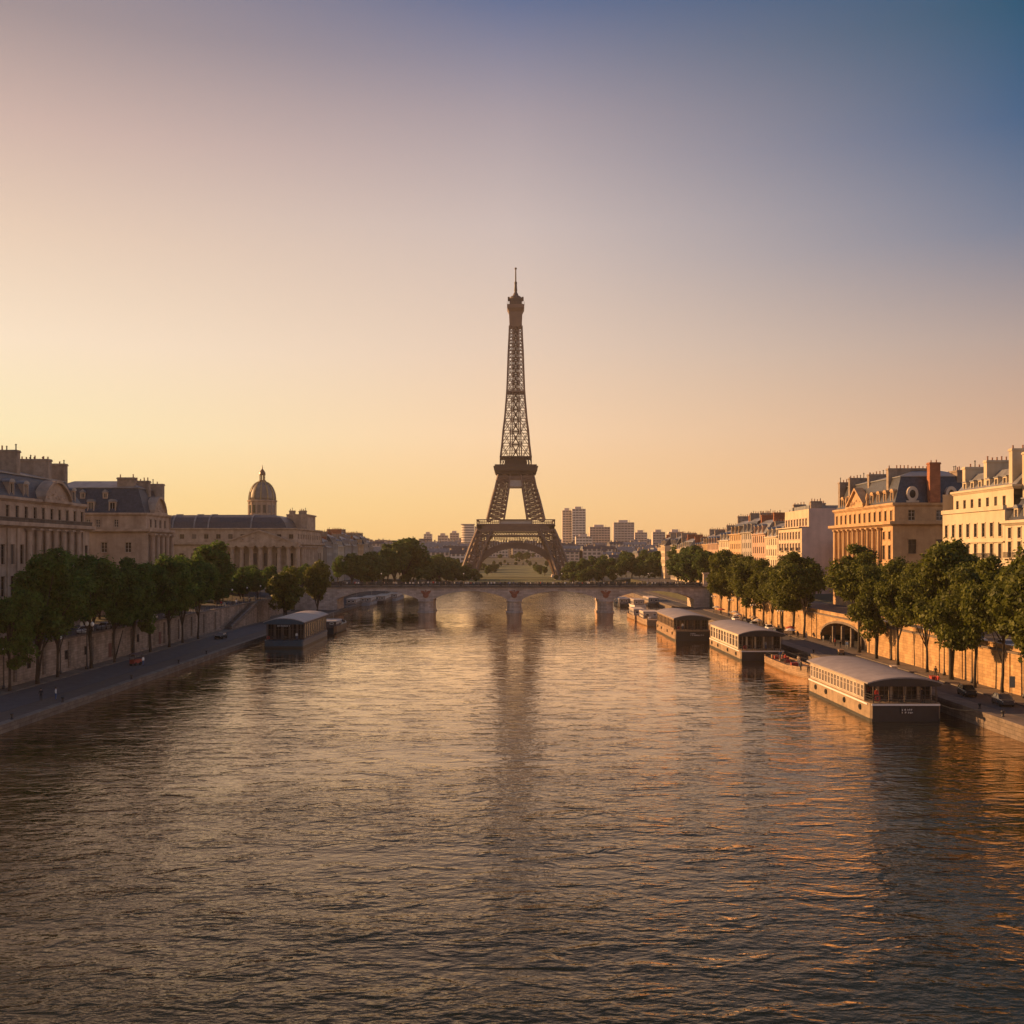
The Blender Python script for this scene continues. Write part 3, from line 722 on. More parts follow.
def pediment(par, p, ang, w, h, mtl, arched, relief=True):
    m = MB(); n = 16
    if arched: pr = [(-w/2+w*i/n, h*math.sin(math.pi*i/n)**.75) for i in range(n+1)]
    else: pr = [(-w/2, 0), (0, h), (w/2, 0)]
    m.prism(pr, -.1, 1.6)
    k = .84
    for (xa, za), (xb, zb) in zip(pr[:-1], pr[1:]):
        m.add([(xa,-.75,za),(xb,-.75,zb),(xb,-.75,zb+.55),(xa,-.75,za+.55),(xa,1.6,za),(xb,1.6,zb),(xb,1.6,zb+.55),(xa,1.6,za+.55)], [(0,1,2,3),(0,4,5,1),(3,2,6,7),(0,3,7,4),(1,5,6,2)])
    m.box(-w/2-.3, w/2+.3, -.75, 1.6, -.5, -.003)
    if relief:
        rnd = random.Random(int(w*100))
        for i in range(11):
            u = rnd.uniform(-.33, .33)*w; lim = h*(1-abs(2*u/w))*.75+.1
            z = rnd.uniform(.15, 1)*lim*.7; r = rnd.uniform(.25, .5)
            m.add([(u-r,-.1,z-r*.6),(u+r,-.1,z-r*.6),(u+r*.7,-.1,z+r),(u-r*.7,-.1,z+r),(u,-.1-r,z)], [(0,1,4),(1,2,4),(2,3,4),(3,0,4)])
    o = m.build('pediment', mtl, par); o.location = p; o.rotation_euler = (0,0,ang); return o
AL, AR, AC = R(90), R(-90), 0.0     # facade turned to +X (left bank), -X (right bank), -Y (towards the camera)

# ------------------------------------------------------------------ left bank buildings
def palace_near():
    Y0, Y1, X1, X0 = 140.0, 218.0, -90.0, -114.0
    t = thing('stone_palace', 'big sooty stone palace with giant columns and an arched pediment at the left edge', 'palace', (X1, Y0, ZS))
    L = Y1-Y0; z = lambda a: a-ZS
    m = MB(); bay = 3.55; n = int((L-2)/bay); cols = [L-1.6-bay*(n-1-i) for i in range(n)]
    facade(m, t, (0,0,0), AL, L, 0, z(26.2), cols, [(1.2,3.2,1.5),(z(13.5),3.6,1.5),(z(19.2),3.6,1.5)], FRAMED)
    facade(m, t, (-.9,0,0), AL, L, z(26.2), z(31), cols, [(z(27.6),2.3,1.3)], FRAMED, trim=1)
    m.quad((0,L,0), (-24,L,0), (-24,L,z(31)), (0,L,z(26.3))); m.quad((0,0,0), (-24,0,0), (-24,0,z(31)), (0,0,z(26.3)))
    m.box(-24, -1.2, .02, L-.02, z(30), z(31))
    m.build('wall', [STONE_L, STONE_L], t)
    slab(t, -24, 0, 0, L, z(26.2), z(26.9), 1.0, STONE_L)
    slab(t, -24, -.9, 0, L, z(31), z(31.5), .6, STONE_L)
    mb = MB(); mb.box(.55, .75, 0, L, z(27.55), z(27.7))
    y = 0
    while y < L: mb.box(.57, .73, y, y+.18, z(26.9), z(27.55)); y += .4
    mb.build('balustrade', QUAYSTONE, t)
    cm = column_mesh(z(25.8)-z(13.0), .5, STONE_L)
    pm = MB(); pm.box(.004, .3, -.45, .45, z(13), z(25.75)); pm = pm.mesh('pilaster', STONE_L)
    for i, c in enumerate(cols[:-1]):
        if not 188 < c+bay/2+Y0 < 213: link('pilaster', pm, t, (0, c+bay/2, 0))
        if 188 < c+bay/2+Y0 < 213: link('column', cm, t, (.6, c+bay/2, z(13.0)))
    mb = MB(); mb.box(.004, 1.7, 0, L, z(12.3), z(13)); mb.build('ledge', STONE_L, t)
    mansard(t, -23.4, -1.4, .4, L-.4, z(31.5), z(36.0), z(37.6), 2.4, 6)
    pediment(t, (-.7, 203.5-Y0, z(31.6)), AL, 12, 3.5, STONE_L, True)
    ds = [(-1.6, yy-Y0, z(31.6)) for yy in (152, 158, 164, 170, 176, 182, 187.5, 193, 214)]
    dormers(t, ds, AL, 2.0, 2.6, 2.4, STONE_L, ZINC, 'arch')
    for yy, zt in ((150, 40.5), (165, 40.2), (181, 40.2), (196, 40.9), (209.5, 40.4), (217, 40.1)):
        chimney(t, -12 if yy < 215 else -9, yy-Y0, z(33), z(zt), 15 if yy < 215 else 9, 1.6)
palace_near()
def mansion_left():
    X0, X1, Y0, Y1 = -116.0, -88.0, 247.0, 264.0
    t = thing('stone_mansion', 'sooty stone mansion with a blue slate mansard between the palace and the domed building', 'mansion', (X1, Y0, ZS))
    z = lambda a: a-ZS; D = Y1-Y0
    m = MB()
    rows = [(z(9),3,1.5),(z(13.6),3.0,1.6),(z(17.2),2.7,1.6),(z(21.3),2.5,1.5)]
    facade(m, t, (-28,0,0), AC, 28, 0, z(26.4), [3,8,13.2,17.6,23.4], rows, FRAMEW)
    facade(m, t, (-27.6,.3,0), AC, 27.2, z(26.4), z(30.5), [3,8,13.2,15.6,20], [(z(27.4),1.9,1.1)], FRAMEW)
    facade(m, t, (0,0,0), AL, D, 0, z(26.4), [3.2,6.6,10,13.4], rows[:2]+[(z(18.2),3.4,1.3)], FRAMED)
    facade(m, t, (-.4,0.3,0), AL, D-.3, z(26.4), z(30.5), [3.2,6.6,10,13.4], [(z(27.4),2,1.2)], FRAMED)
    m.quad((0,D,0), (-28,D,0), (-28,D,z(30.5)), (0,D,z(30.5)))
    m.build('wall', [STONE_L, STONE_L], t)
    slab(t, -28, 0, 0, D, z(26.4), z(27.0), .9, STONE_L); slab(t, -27.6, -.4, .3, D, z(30.5), z(30.9), .5, STONE_L)
    cm = column_mesh(z(25.9)-z(12.5), .6, STONE_L)
    for y in (1.5, 4.9, 8.3, 11.7, 15.1): link('column', cm, t, (.85, y, z(12.5)))
    mb = MB(); mb.box(.004, 1.9, 0, D, z(11.8), z(12.5)); mb.build('ledge', STONE_L, t)
    mansard(t, -27.2, -.8, .7, D-.4, z(30.9), z(37.0), z(39.0), 2.6, 4)
    dormers(t, [(-24,.9,z(31)), (-19,.9,z(31)), (-14,.9,z(31)), (-8.8,.9,z(31))], AC, 1.7, 2.6, 2.2, STONE_L, ZINC, 'arch')
    dormers(t, [(-16.5,2.1,z(34.4)), (-11,2.1,z(34.4))], AC, 1.2, 1.5, 2.0, STONE_L, ZINC, 'ped')
    pediment(t, (-.6, 9.5, z(31.3)), AL, 9, 3.4, STONE_L, True)
    for x, y, lx, zt in ((-6.6,4.5,4.2,39.7),(-4.4,9,3.6,39.2),(-2.6,14.5,3.2,38.8)):
        chimney(t, x, y, z(32), z(zt), lx, 1.5)
mansion_left()
def domed_palace():
    X0, X1, Y0, Y1 = -152.0, -90.0, 430.0, 485.0
    zb = 6.0; z = lambda a: a-zb
    t = thing('domed_palace', 'long colonnaded stone palace with a dark roof and a tall ribbed dome on the left', 'palace', (X1, Y0, zb))
    m = MB(); Wd = X1-X0; D = Y1-Y0
    cols = [3+5.1*i for i in range(12)]
    facade(m, t, (-Wd,0,0), AC, Wd, 0, z(24.6), cols, [(z(9),3.6,1.8),(z(15.5),5.4,2.1)], FRAMED, trim=1, style='french')
    facade(m, t, (-Wd,.6,0), AC, Wd-.6, z(24.6), z(31), cols, [(z(27),1.9,1.9)], FRAMED, style='two')
    cs = spread(D, 10)
    facade(m, t, (0,0,0), AL, D, 0, z(24.6), cs, [(z(9),3.6,1.8),(z(15.5),5.4,2.0)], FRAMED)
    facade(m, t, (-.6,.6,0), AL, D-.6, z(24.6), z(31), cs, [(z(27),1.9,1.8)], FRAMED, style='two')
    m.quad((0,D,0), (-Wd,D,0), (-Wd,D,z(31)), (0,D,z(31)))
    m.build('wall', [STONE_L, STONE_L], t)
    slab(t, -Wd, 0, 0, D, z(24.6), z(25.5), 1.3, STONE_L); slab(t, -Wd+.6, -.6, .6, D, z(31), z(31.5), .7, STONE_L)
    m = MB(); m.box(-32, 1.2, -4.2, -.005, 0, z(13)); m.box(-32, 1.2, -4.4, -.005, z(24.0), z(25.4)); m.build('portico', STONE_L, t)
    cm = column_mesh(z(24.0)-z(13), .95, STONE_L)
    for i in range(9): link('column', cm, t, (-30.5+3.9*i, -3.0, z(13)))
    for i in range(8): link('column', cm, t, (1.3, 3+4.2*i, z(13)))
    pediment(t, (-15.5, -2.6, z(25.6)), AC, 27, 4.6, STONE_L, False)
    # curved slate roof
    m = MB(); pr = [(-Wd+1, z(31.5)), (-Wd+2.5, z(34.3)), (-Wd+5, z(36.2)), (-Wd+9, z(37.2)), (-16, z(37.2)), (-13.5, z(36.6)), (-12, z(35)), (-11.2, z(31.5))]
    secs = []
    for f_, h in ((0,0),(.25,.55),(.5,.85),(.8,1)):
        secs.append(f_*7)
    prof = [(0,0),(1.2,2.6),(3.2,4.6),(6.5,5.7),(14,6.0)]
    for x0, x1, mm in ((-Wd+1, -5, 0),):
        for (d0,h0),(d1,h1) in zip(prof[:-1], prof[1:]):
            m.quad((x0+d0,1.2+d0,z(31.5)+h0), (x1-d0,1.2+d0,z(31.5)+h0), (x1-d1,1.2+d1,z(31.5)+h1), (x0+d1,1.2+d1,z(31.5)+h1))
            m.quad((x0+d0,1.2+d0,z(31.5)+h0), (x0+d1,1.2+d1,z(31.5)+h1), (x0+d1,D-1.2-d1,z(31.5)+h1), (x0+d0,D-1.2-d0,z(31.5)+h0))
            m.quad((x1-d0,1.2+d0,z(31.5)+h0), (x1-d0,D-1.2-d0,z(31.5)+h0), (x1-d1,D-1.2-d1,z(31.5)+h1), (x1-d1,1.2+d1,z(31.5)+h1))
        m.box(x0+14, x1-14, 15.2, D-15.2, z(37), z(37.6), 1)
        for u in (-Wd+9, -Wd+18, -Wd+24, -Wd+42):
            for (d0,h0),(d1,h1) in zip(prof[:-1], prof[1:]): m.beam((u,1.1+d0,z(31.6)+h0), (u,1.1+d1,z(31.6)+h1), .55, 1)
    m.build('roof', [SLATE, ZINC], t)
    m = MB(); m.box(-9.5, -1, 24, 44, z(31.5), z(37.6)); m.box(-10, -.5, 23.6, 44.4, z(37.6), z(38.2))
    for u in (-9.4, -6.6, -3.8, -1.2): m.box(u-.5, u+.5, 23.7, 24.1, z(31.5), z(37.6))
    m.build('end_pavilion', STONE_L, t)
    for x, y in ((-8,27),(-3,27),(-5,33)): chimney(t, x, y, z(38.2), z(39.9), 2.6, 1.2)
    # dome
    dx, dy = -114.6-X1, 470-Y0
    r = 6.1
    m = MB(); m.lathe([(r+.9,0),(r+.9,2.2),(r,2.4),(r,8.6),(r+.5,8.8),(r+.7,9.4),(r+.1,9.6)], 32, (dx,dy,z(35.6)))
    d = m.build('drum', STONE_L, t)
    wm = MB(); wm.box(-.62,.62,-.12,.12,0,3.6); wm.box(-.8,.8,-.16,.05,3.6,4.0,1); wm = wm.mesh('window', [GLASS, STONE_L])
    pm = MB(); pm.box(-.3,.3,-.3,.2,0,6.2); pm = pm.mesh('pilaster', STONE_L)
    for i in range(16):
        a = 2*math.pi*i/16
        link('window', wm, d, (dx+r*math.sin(a), dy-r*math.cos(a), z(39.2)), a)
        a += math.pi/16; link('pilaster', pm, d, (dx+r*math.sin(a), dy-r*math.cos(a), z(38)), a)
    dz = z(45.2); H = 8.6
    prof = [(r*.98*math.cos(a)**.85, H*math.sin(a)) for a in [i*math.pi/2/10*.93 for i in range(11)]]
    m = MB(); m.lathe(prof, 32, (dx,dy,dz)); dm = m.build('dome', mat('dome lead and gilding', (.20,.17,.145), .5, var=.3, scale=.5, streak=.5), t, True)
    m = MB()
    for i in range(12):
        a = 2*math.pi*i/12+.13
        for (r0,h0),(r1,h1) in zip(prof[:-1], prof[1:]): m.beam((dx+(r0+.05)*math.sin(a), dy-(r0+.05)*math.cos(a), dz+h0), (dx+(r1+.05)*math.sin(a), dy-(r1+.05)*math.cos(a), dz+h1), .5)
    m.build('rib', mat('dull gilding', (.34,.24,.10), .45, var=.3, scale=1), dm)
    m = MB(); zl = dz+H*.985; m.lathe([(1.7,0),(1.7,.6),(1.3,.7)], 12, (dx,dy,zl))
    for i in range(8): a = 2*math.pi*i/8; m.tube([(dx+1.15*math.sin(a),dy-1.15*math.cos(a),zl+.5),(dx+1.15*math.sin(a),dy-1.15*math.cos(a),zl+3.1)], .17, 6)
    m.lathe([(1.5,3.1),(1.5,3.5),(1.35,4.3),(.8,5.2),(.3,5.8),(.12,7.4),(.02,8.0)], 12, (dx,dy,zl)); m.build('lantern', mat('dark gilt bronze', (.16,.09,.04), .4, var=.3), t)
domed_palace()

# ------------------------------------------------------------------ right bank buildings
def cream_house():
    Y0, Y1, X0, X1 = 187.0, 214.0, 90.0, 112.0
    t = thing('apartment_house', 'tall sunlit cream apartment house with grey roof and white chimney slabs at the right', 'house', (X0, Y1, ZS))
    z = lambda a: a-ZS; L = Y1-Y0; D = X1-X0
    m = MB(); cols = [1.9+3.33*i for i in range(8)]
    facade(m, t, (0,0,0), AR, L, 0, z(29.2), cols, [(z(8.5),2.9,1.4),(z(12.4),2.8,1.3),(z(16.3),2.8,1.3),(z(20.2),2.8,1.3),(z(24.3),2.6,1.3)], FRAMED, trim=1)
    facade(m, t, (1.6,-1.5,0), AR, L-1.5, z(29.2), z(33.4), cols[:-1], [(z(29.7),2.2,1.2)], FRAMED, trim=0)
    m.quad((0,-L,0), (D,-L,0), (D,-L,z(33.4)), (0,-L,z(29.2))); m.quad((0,0,0), (D,0,0), (D,0,z(33.4)), (0,0,z(33.4)))
    m.box(.3, D, -L, 0, z(29.0), z(29.2)); m.quad((1.6,-1.5,z(29.2)), (D,-1.5,z(29.2)), (D,-1.5,z(33.4)), (1.6,-1.5,z(33.4)))
    m.build('wall', [CREAM, CREAM], t)
    m = MB(); m.box(-.35, .35, -L, 0, z(29.2), z(30.0)); m.box(-.4, -.003, -L, 0, z(23.2), z(23.45)); m.box(-.3, -.003, -L, 0, z(19.2), z(19.4)); m.build('cornice', CREAM, t)
    slab(t, 1.6, D, -L, -1.5, z(33.4), z(33.8), .5, CREAM)
    m = MB(); m.frustum(2.2, D, -L+.3, -1.9, z(33.8), z(37.4), 3.2, .1, bottom=True); m.build('roof', ZINC, t)
    dormers(t, [(2.6,-4.5-3.4*i,z(33.9)) for i in range(6)], AR, 1.5, 1.7, 2.2, CREAM, ZINC, 'flat')
    for y, zt, x0 in ((-3.0,38.9,3.6),(-13,39.4,3.4),(-24,40.6,3.0)): chimney(t, x0+5, y, z(32), z(zt), 11, 1.3, CREAM)
    for c in (5, 6): 
        for a in (16.3, 20.2): balcony(t, (0,-cols[c],z(a)-.02), AR, 2.6, CREAM)
    balcony(t, (0,-cols[4],z(16.3)-.02), AR, 2.4, CREAM)
def low_house():
    Y0, Y1, X0, X1 = 150.0, 186.9, 90.0, 112.0
    t = thing('apartment_house', 'lower warm cream house with balconies and slate attic at the right edge', 'house', (X0, Y1, ZS))
    z = lambda a: a-ZS; L = Y1-Y0; D = X1-X0
    m = MB(); cols = [1.8+3.5*i for i in range(10)]
    facade(m, t, (0,0,0), AR, L, 0, z(26.6), cols, [(z(8.5),2.9,1.4),(z(12.4),2.8,1.3),(z(16.3),2.9,1.3),(z(20.4),2.9,1.3),(z(23.9),1.9,1.2)], FRAMED)
    m.quad((0,-L,0), (D,-L,0), (D,-L,z(26.6)), (0,-L,z(26.6)))
    m.build('wall', [CREAM, CREAM], t)
    slab(t, 0, D, -L, 0, z(26.6), z(27.1), .7, CREAM)
    mansard(t, .4, D, -L, -.1, z(27.1), z(31.0), z(32.4), 1.8, 4)
    dormers(t, [(.7,-2.6-3.5*i,z(27.3)) for i in range(10)], AR, 1.5, 2.0, 1.8, CREAM, ZINC, 'arch')
    for c in range(10):
        for a in (16.3, 20.4): balcony(t, (0,-cols[c],z(a)-.02), AR, 2.3, CREAM)
    for y, zt in ((-.9,39.6),(-18,36),(-33,36)): chimney(t, 8, y, z(27), z(zt), 10, 1.3, CREAM)
cream_house(); low_house()
def ornate_mansion():
    Y0, Y1, X0, X1 = 242.0, 287.0, 90.0, 110.0
    t = thing('ornate_mansion', 'ornate golden stone mansion with oval dormers, pediment and one red brick chimney', 'mansion', (X0, Y0, ZS))
    z = lambda a: a-ZS; L = Y1-Y0; D = X1-X0
    m = MB(); cols = [2.2+3.7*i for i in range(12)]; cols = [c for c in cols if c < L-1]
    rows = [(z(9),3,1.5),(z(13.8),3.4,1.5),(z(19.6),3.4,1.5)]
    facade(m, t, (0,L,0), AR, L, 0, z(28.0), cols, rows+[(z(24.4),1.9,1.3)], FRAMED)
    facade(m, t, (.4,L,0), AR, L, z(28.0), z(32.6), cols, [(z(28.9),2.4,1.3)], FRAMED)
    facade(m, t, (0,0,0), AC, D, 0, z(28.0), [4.6,11.2,17], [(z(9),3,2),(z(15.2),3.6,1.9),(z(21.0),3.4,1.9)], FRAMED, style='two')
    facade(m, t, (.4,.4,0), AC, D-.4, z(28.0), z(32.6), [4.2,10.8,16.5], [(z(28.9),2.5,1.6)], FRAMEW)
    m.build('wall', [STONE_R, STONE_R], t)
    slab(t, 0, D, 0, L, z(28.0), z(28.7), 1.1, STONE_R); slab(t, .4, D, .4, L, z(32.6), z(33.1), .5, STONE_R)
    mb = MB(); mb.box(-1.0, -.005, 0, L, z(12.4), z(13)); mb.box(-.3,-.005,0,L,z(18.6),z(18.9)); mb.build('ledge', STONE_R, t)
    cm = column_mesh(z(27.4)-z(13.0), .5, STONE_R)
    for c in cols[:-1]:
        if 5 < L-c-1.85 < L: link('column', cm, t, (-.62, L-c-1.85, z(13)))
    mansard(t, .8, D+2, .8, L, z(33.1), z(39.4), z(41.2), 2.2, 5)
    om = MB(); n = 16
    for i in range(n):
        a, b = 2*math.pi*i/n, 2*math.pi*(i+1)/n
        P = lambda t_, k, y: (k*1.0*math.cos(t_), y, 1.9+k*1.35*math.sin(t_))
        om.add([P(a,1.35,-.15),P(b,1.35,-.15),P(b,.75,-.15),P(a,.75,-.15),P(a,1.35,1.7),P(b,1.35,1.7),P(b,.75,.1),P(a,.75,.1)], [(0,1,2,3),(0,4,5,1),(3,2,6,7)])
    om.box(-1.5, 1.5, -.2, 1.2, -.1, .35); om = om.mesh('oval_dormer', PALE)
    pn = MB(); pn.poly([(.78*math.cos(2*math.pi*i/n), .08, 1.9+1.05*math.sin(2*math.pi*i/n)) for i in range(n)]); pn = pn.mesh('pane', GLASS)
    for x, y, a in ((5,.9,AC),(14.2,.9,AC)): link('pane', pn, link('oval_dormer', om, t, (x,y,z(33.3)), a))
    dormers(t, [(1.0, y, z(33.2)) for y in (3.4, 8, 12.5, 17, 35, 40)], AR, 1.9, 2.7, 2.2, STONE_R, STONE_R, 'arch')
    pediment(t, (.4, 26.5, z(33.4)), AR, 13, 4.3, STONE_R, False)
    m = MB()
    for y in (18.5, 34.5): m.tube([(.4,y,z(33.1)),(.4,y,z(34.2)),(.4,y,z(35.0)),(.4,y,z(36.1)),(.4,y,z(36.4))], [.5,.32,.55,.3,.1])
    m.build('urn', STONE_R, t)
    chimney(t, 9.9, .6, z(33.1), z(42.6), 2.5, 1.7, BRICK, label='tall red brick chimney')
    for x, y, lx, ly, zt in ((7.5,9,11,1.4,41.9),(6,24,7,1.4,41.6),(5.5,36,8,1.4,41.5),(4,43,6,1.4,40.8),(17,5,1.4,5,41)): chimney(t, x, y, z(33), z(zt), lx, ly)
ornate_mansion()
def gable_house():
    Y0, Y1, X0, X1 = 318.0, 346.0, 90.0, 104.0
    t = thing('apartment_house', 'stepped cream house with a tall blank pink gable wall facing the river bend', 'house', (X0, Y0, 8.4))
    z = lambda a: a-8.4; L = Y1-Y0
    m = MB(); cols = [2+3.3*i for i in range(8)]
    facade(m, t, (0,L,0), AR, L, 0, z(29), cols, [(z(10),2.6,1.6),(z(14),2.4,1.7),(z(18),2.4,1.7),(z(21.8),2.4,1.7),(z(25.4),2.4,1.7)], FRAMEW, style='two')
    facade(m, t, (2.2,L,0), AR, L, z(29), z(33.2), cols, [(z(29.6),2.4,1.8)], FRAMEW, style='two')
    m.add([(0,0,0),(14,0,0),(14,0,z(35)),(2.2,0,z(35)),(2.2,0,z(29)),(0,0,z(29))], [(0,1,2,3,4,5)], 1)
    m.quad((0,0,z(29)), (2.2,0,z(29)), (2.2,L,z(29)), (0,L,z(29))); m.box(2.25, 14, .02, L, z(33.2), z(34.8))
    m.build('wall', [CREAM, PINK], t)
    m = MB(); m.box(-.9, 2.1, -.02, L, z(29.02), z(29.3)); m.box(-.25, -.003, 0, L, z(20.8), z(21)); m.build('cornice', CREAM, t)
    m = MB(); m.box(4, 13.8, 6, L-2, z(34.8), z(36.2)); m.build('roof', ZINC, t)
    for x, y, l in ((5,2,3.5),(9,14,5),(6,24,4)): chimney(t, x, y, z(34.8), z(37.3), l, 1.1, CHIM)
    for c in (1,3,5,7): balcony(t, (0,L-cols[c],z(21.8)-.02), AR, 2.4, CREAM)
    # lower annex with dark windows on the camera side
    m = MB(); facade(m, t, (10.5,-6,0), AC, 5.5, 0, z(25), [1.6,4.0], [(z(11),2.4,1.3),(z(15),2.4,1.3),(z(19),2.4,1.3)], FRAMED)
    facade(m, t, (10.5,-.02,0), AR, 5.98, 0, z(25), [1.7,4.3], [(z(11),2.4,1.3),(z(15),2.4,1.3),(z(19),2.4,1.3)], FRAMED)
    m.quad((10.5,-6,z(25)),(16,-6,z(25)),(16,-.02,z(25)),(10.5,-.02,z(25))); m.build('annex', [PALE, PALE], t)
gable_house()

# ------------------------------------------------------------------ terraces of houses beyond the bridge on both banks
HT = [mat('house wall ochre', (.50,.34,.19), .85, var=.15, scale=.3, streak=.5), mat('house wall cream', (.58,.48,.35), .85, var=.15, scale=.3, streak=.5),
      mat('house wall rose', (.46,.31,.23), .85, var=.15, scale=.3, streak=.5), mat('house wall grey', (.36,.32,.28), .85, var=.15, scale=.3, streak=.5)]
def row_house(name, label, group, x, y0, y1, zb, zt, ang, ci, depth=16, rnd=None):
    """river-facing town house; ang AL (left bank) or AR (right bank)"""
    rnd = rnd or random.Random(int(y0*3+x)); L = y1-y0; mt = HT[ci]
    t = thing(name, label, 'house', (x, y0 if ang == AL else y1, zb), ang, group)
    h = zt-zb; hw = h*.78; m = MB(); n = max(2, int(L/3.1)); cols = spread(L, n, .8); k = max(3, int(hw/3.3))
    rows = [(1.0+i*(hw/k), hw/k*.62, 1.25) for i in range(k)]
    facade(m, t, (0,0,0), 0, L, 0, hw, cols, rows, FRAMEW if ci % 2 else FRAMED, style='two', trim=0)
    m.quad((0,0,0),(0,depth,0),(0,depth,hw+1.2),(0,0,hw)); m.quad((L,0,0),(L,0,hw),(L,depth,hw+1.2),(L,depth,0)); m.quad((0,depth,0),(L,depth,0),(L,depth,hw),(0,depth,hw))
    m.build('wall', [mt, mt], t)
    m = MB(); m.box(-.2, L+.2, -.55, .3, hw, hw+.35); m.box(0, L, -.2, -.003, hw*.62, hw*.62+.2); m.build('cornice', mt, t)
    m = MB(); rh = h-hw; m.frustum(.15, L-.15, .2, depth, hw+.35, hw+rh*.75, .25, 2.2, bottom=True); m.frustum(.3, L-.3, 2.3, depth-2.2, hw+rh*.75, hw+rh, .3, 2.5, 1); m.build('roof', [SLATE if rnd.random() < .6 else ZINC, ZINC], t)
    dormers(t, [(c, .25, hw+.45) for c in cols[::2]], 0, 1.3, rh*.5, 1.6, mt, ZINC, rnd.choice(['arch','flat','ped']))
    for u in ((.8, L-.8) if L > 9 else (.8,)):
        chimney(t, u, depth*.45, hw, h+rnd.uniform(.8, 2.4), 1.1, depth*.5, CHIM if rnd.random() < .7 else BRICK)
    return t
RR = random.Random(5)
desc_r = ['ochre town house with a tall slate attic just beyond the pink gable', 'rose stone town house second beyond the pink gable', 'grey fronted town house third beyond the pink gable',
  'ochre corner house fourth beyond the pink gable', 'cream town house fifth beyond the pink gable', 'rose town house farthest along the right bank row']
ys_ = [347, 364, 384, 402, 424, 446, 472]
for i, d in enumerate(desc_r):
    row_house('town_house', d, 'town houses along the right bank', 90, ys_[i], ys_[i+1]-.4, 8.2, [31.5, 33.2, 34.4, 34.0, 31, 29.5][i], AR, [1,2,3,0,1,2][i])
y = 474
for i in range(9):
    L = RR.uniform(15, 24)
    row_house('town_house', 'hazy town house half hidden behind the right bank trees past the bridge', 'hazy houses behind the right bank trees', 90+RR.uniform(-1, 3), y, y+L, 6, RR.uniform(26, 31), AR, RR.randrange(4)); y += L+.4
y = 488
for i in range(11):
    L = RR.uniform(14, 22)
    row_house('town_house', 'soot grey town house with crowded chimneys behind the left bank trees', 'grey houses behind the left bank trees', -90-RR.uniform(0, 3), y, y+L, 6, RR.uniform(27.5, 33), AL, 3 if RR.random() < .6 else RR.randrange(3)); y += L+.4

# ------------------------------------------------------------------ far city and high-rise blocks
FARW = []
for i, c in enumerate([(.72,.60,.50), (.64,.52,.44), (.76,.67,.58), (.58,.48,.42)]): FARW.append(mat('far wall %d' % i, c, .9, var=.2, scale=.08))  # distance haze put into the wall colour as paler tones
def far_house_mesh(w, d, h, rh, n, k, wm, rm):
    wall = MB(); rec = .5
    wall.box(0, w, rec, d, 0, h, 1)
    for i in range(k+1): wall.box(0, w, 0, rec, i*h/k-(.0 if i else 0), min(h, i*h/k+h/k*.42))
    for j in range(n+1): wall.box(max(0, j*w/n-.7), min(w, j*w/n+.7), -.01, rec-.01, 0, h-.01)
    roof = MB(); roof.frustum(-.3, w+.3, -.3, d+.3, h+.003, h+rh, .6, min(3, d/2-.3), bottom=True)
    ch = MB(); ch.box(-.6, .6, -1.6, 1.6, 0, rh+1.8); ch.box(-.75, .75, -1.75, 1.75, rh+1.8, rh+2.1)
    return wall.mesh('wall', [wm, FARWIN]), roof.mesh('roof', rm), ch.mesh('chimney', CHIM)
FARWIN = mat('far window bands', (.17,.15,.14), .4, var=.3)
FARM = []
for i in range(10):
    r_ = random.Random(50+i); w_, d_, h_, rh_ = r_.uniform(14, 34), r_.uniform(12, 18), r_.uniform(11, 19), r_.uniform(2.5, 4.5)
    FARM.append((far_house_mesh(w_, d_, h_, rh_, max(3, int(w_/4)), max(3, int(h_/3.4)), FARW[i % 4], ZINC if i % 3 else SLATE), w_, d_, h_))
rf = random.Random(11)
nf = 0
for row, Y in enumerate([905, 960, 1020, 1090, 1170, 1260, 1360, 1470, 1590, 1720]):
    x = -.23*Y
    while x < .22*Y:
        (wm, rm, cm), w_, d_, h_ = FARM[rf.randrange(10)]
        if not (-40 < x+w_/2 < 46 and Y < 1340) and not (Y < 1000 and abs(x) < 70):
            yy = Y+rf.uniform(-14, 14)
            t = thing('distant_house', 'small hazy house in the crowded city rising beyond the tower', 'house', (x, yy, land_z(100, yy)-.5), rf.uniform(-.25, .25), 'hazy houses of the distant city', (1, 1, rf.uniform(.8, 1.15)))
            link('wall', wm, t); link('roof', rm, t); link('chimney', cm, t, (w_*rf.uniform(.15, .4), d_*.5, h_)); link('chimney', cm, t, (w_*rf.uniform(.6, .9), d_*.5, h_))
        x += w_*rf.uniform(1.0, 1.25)
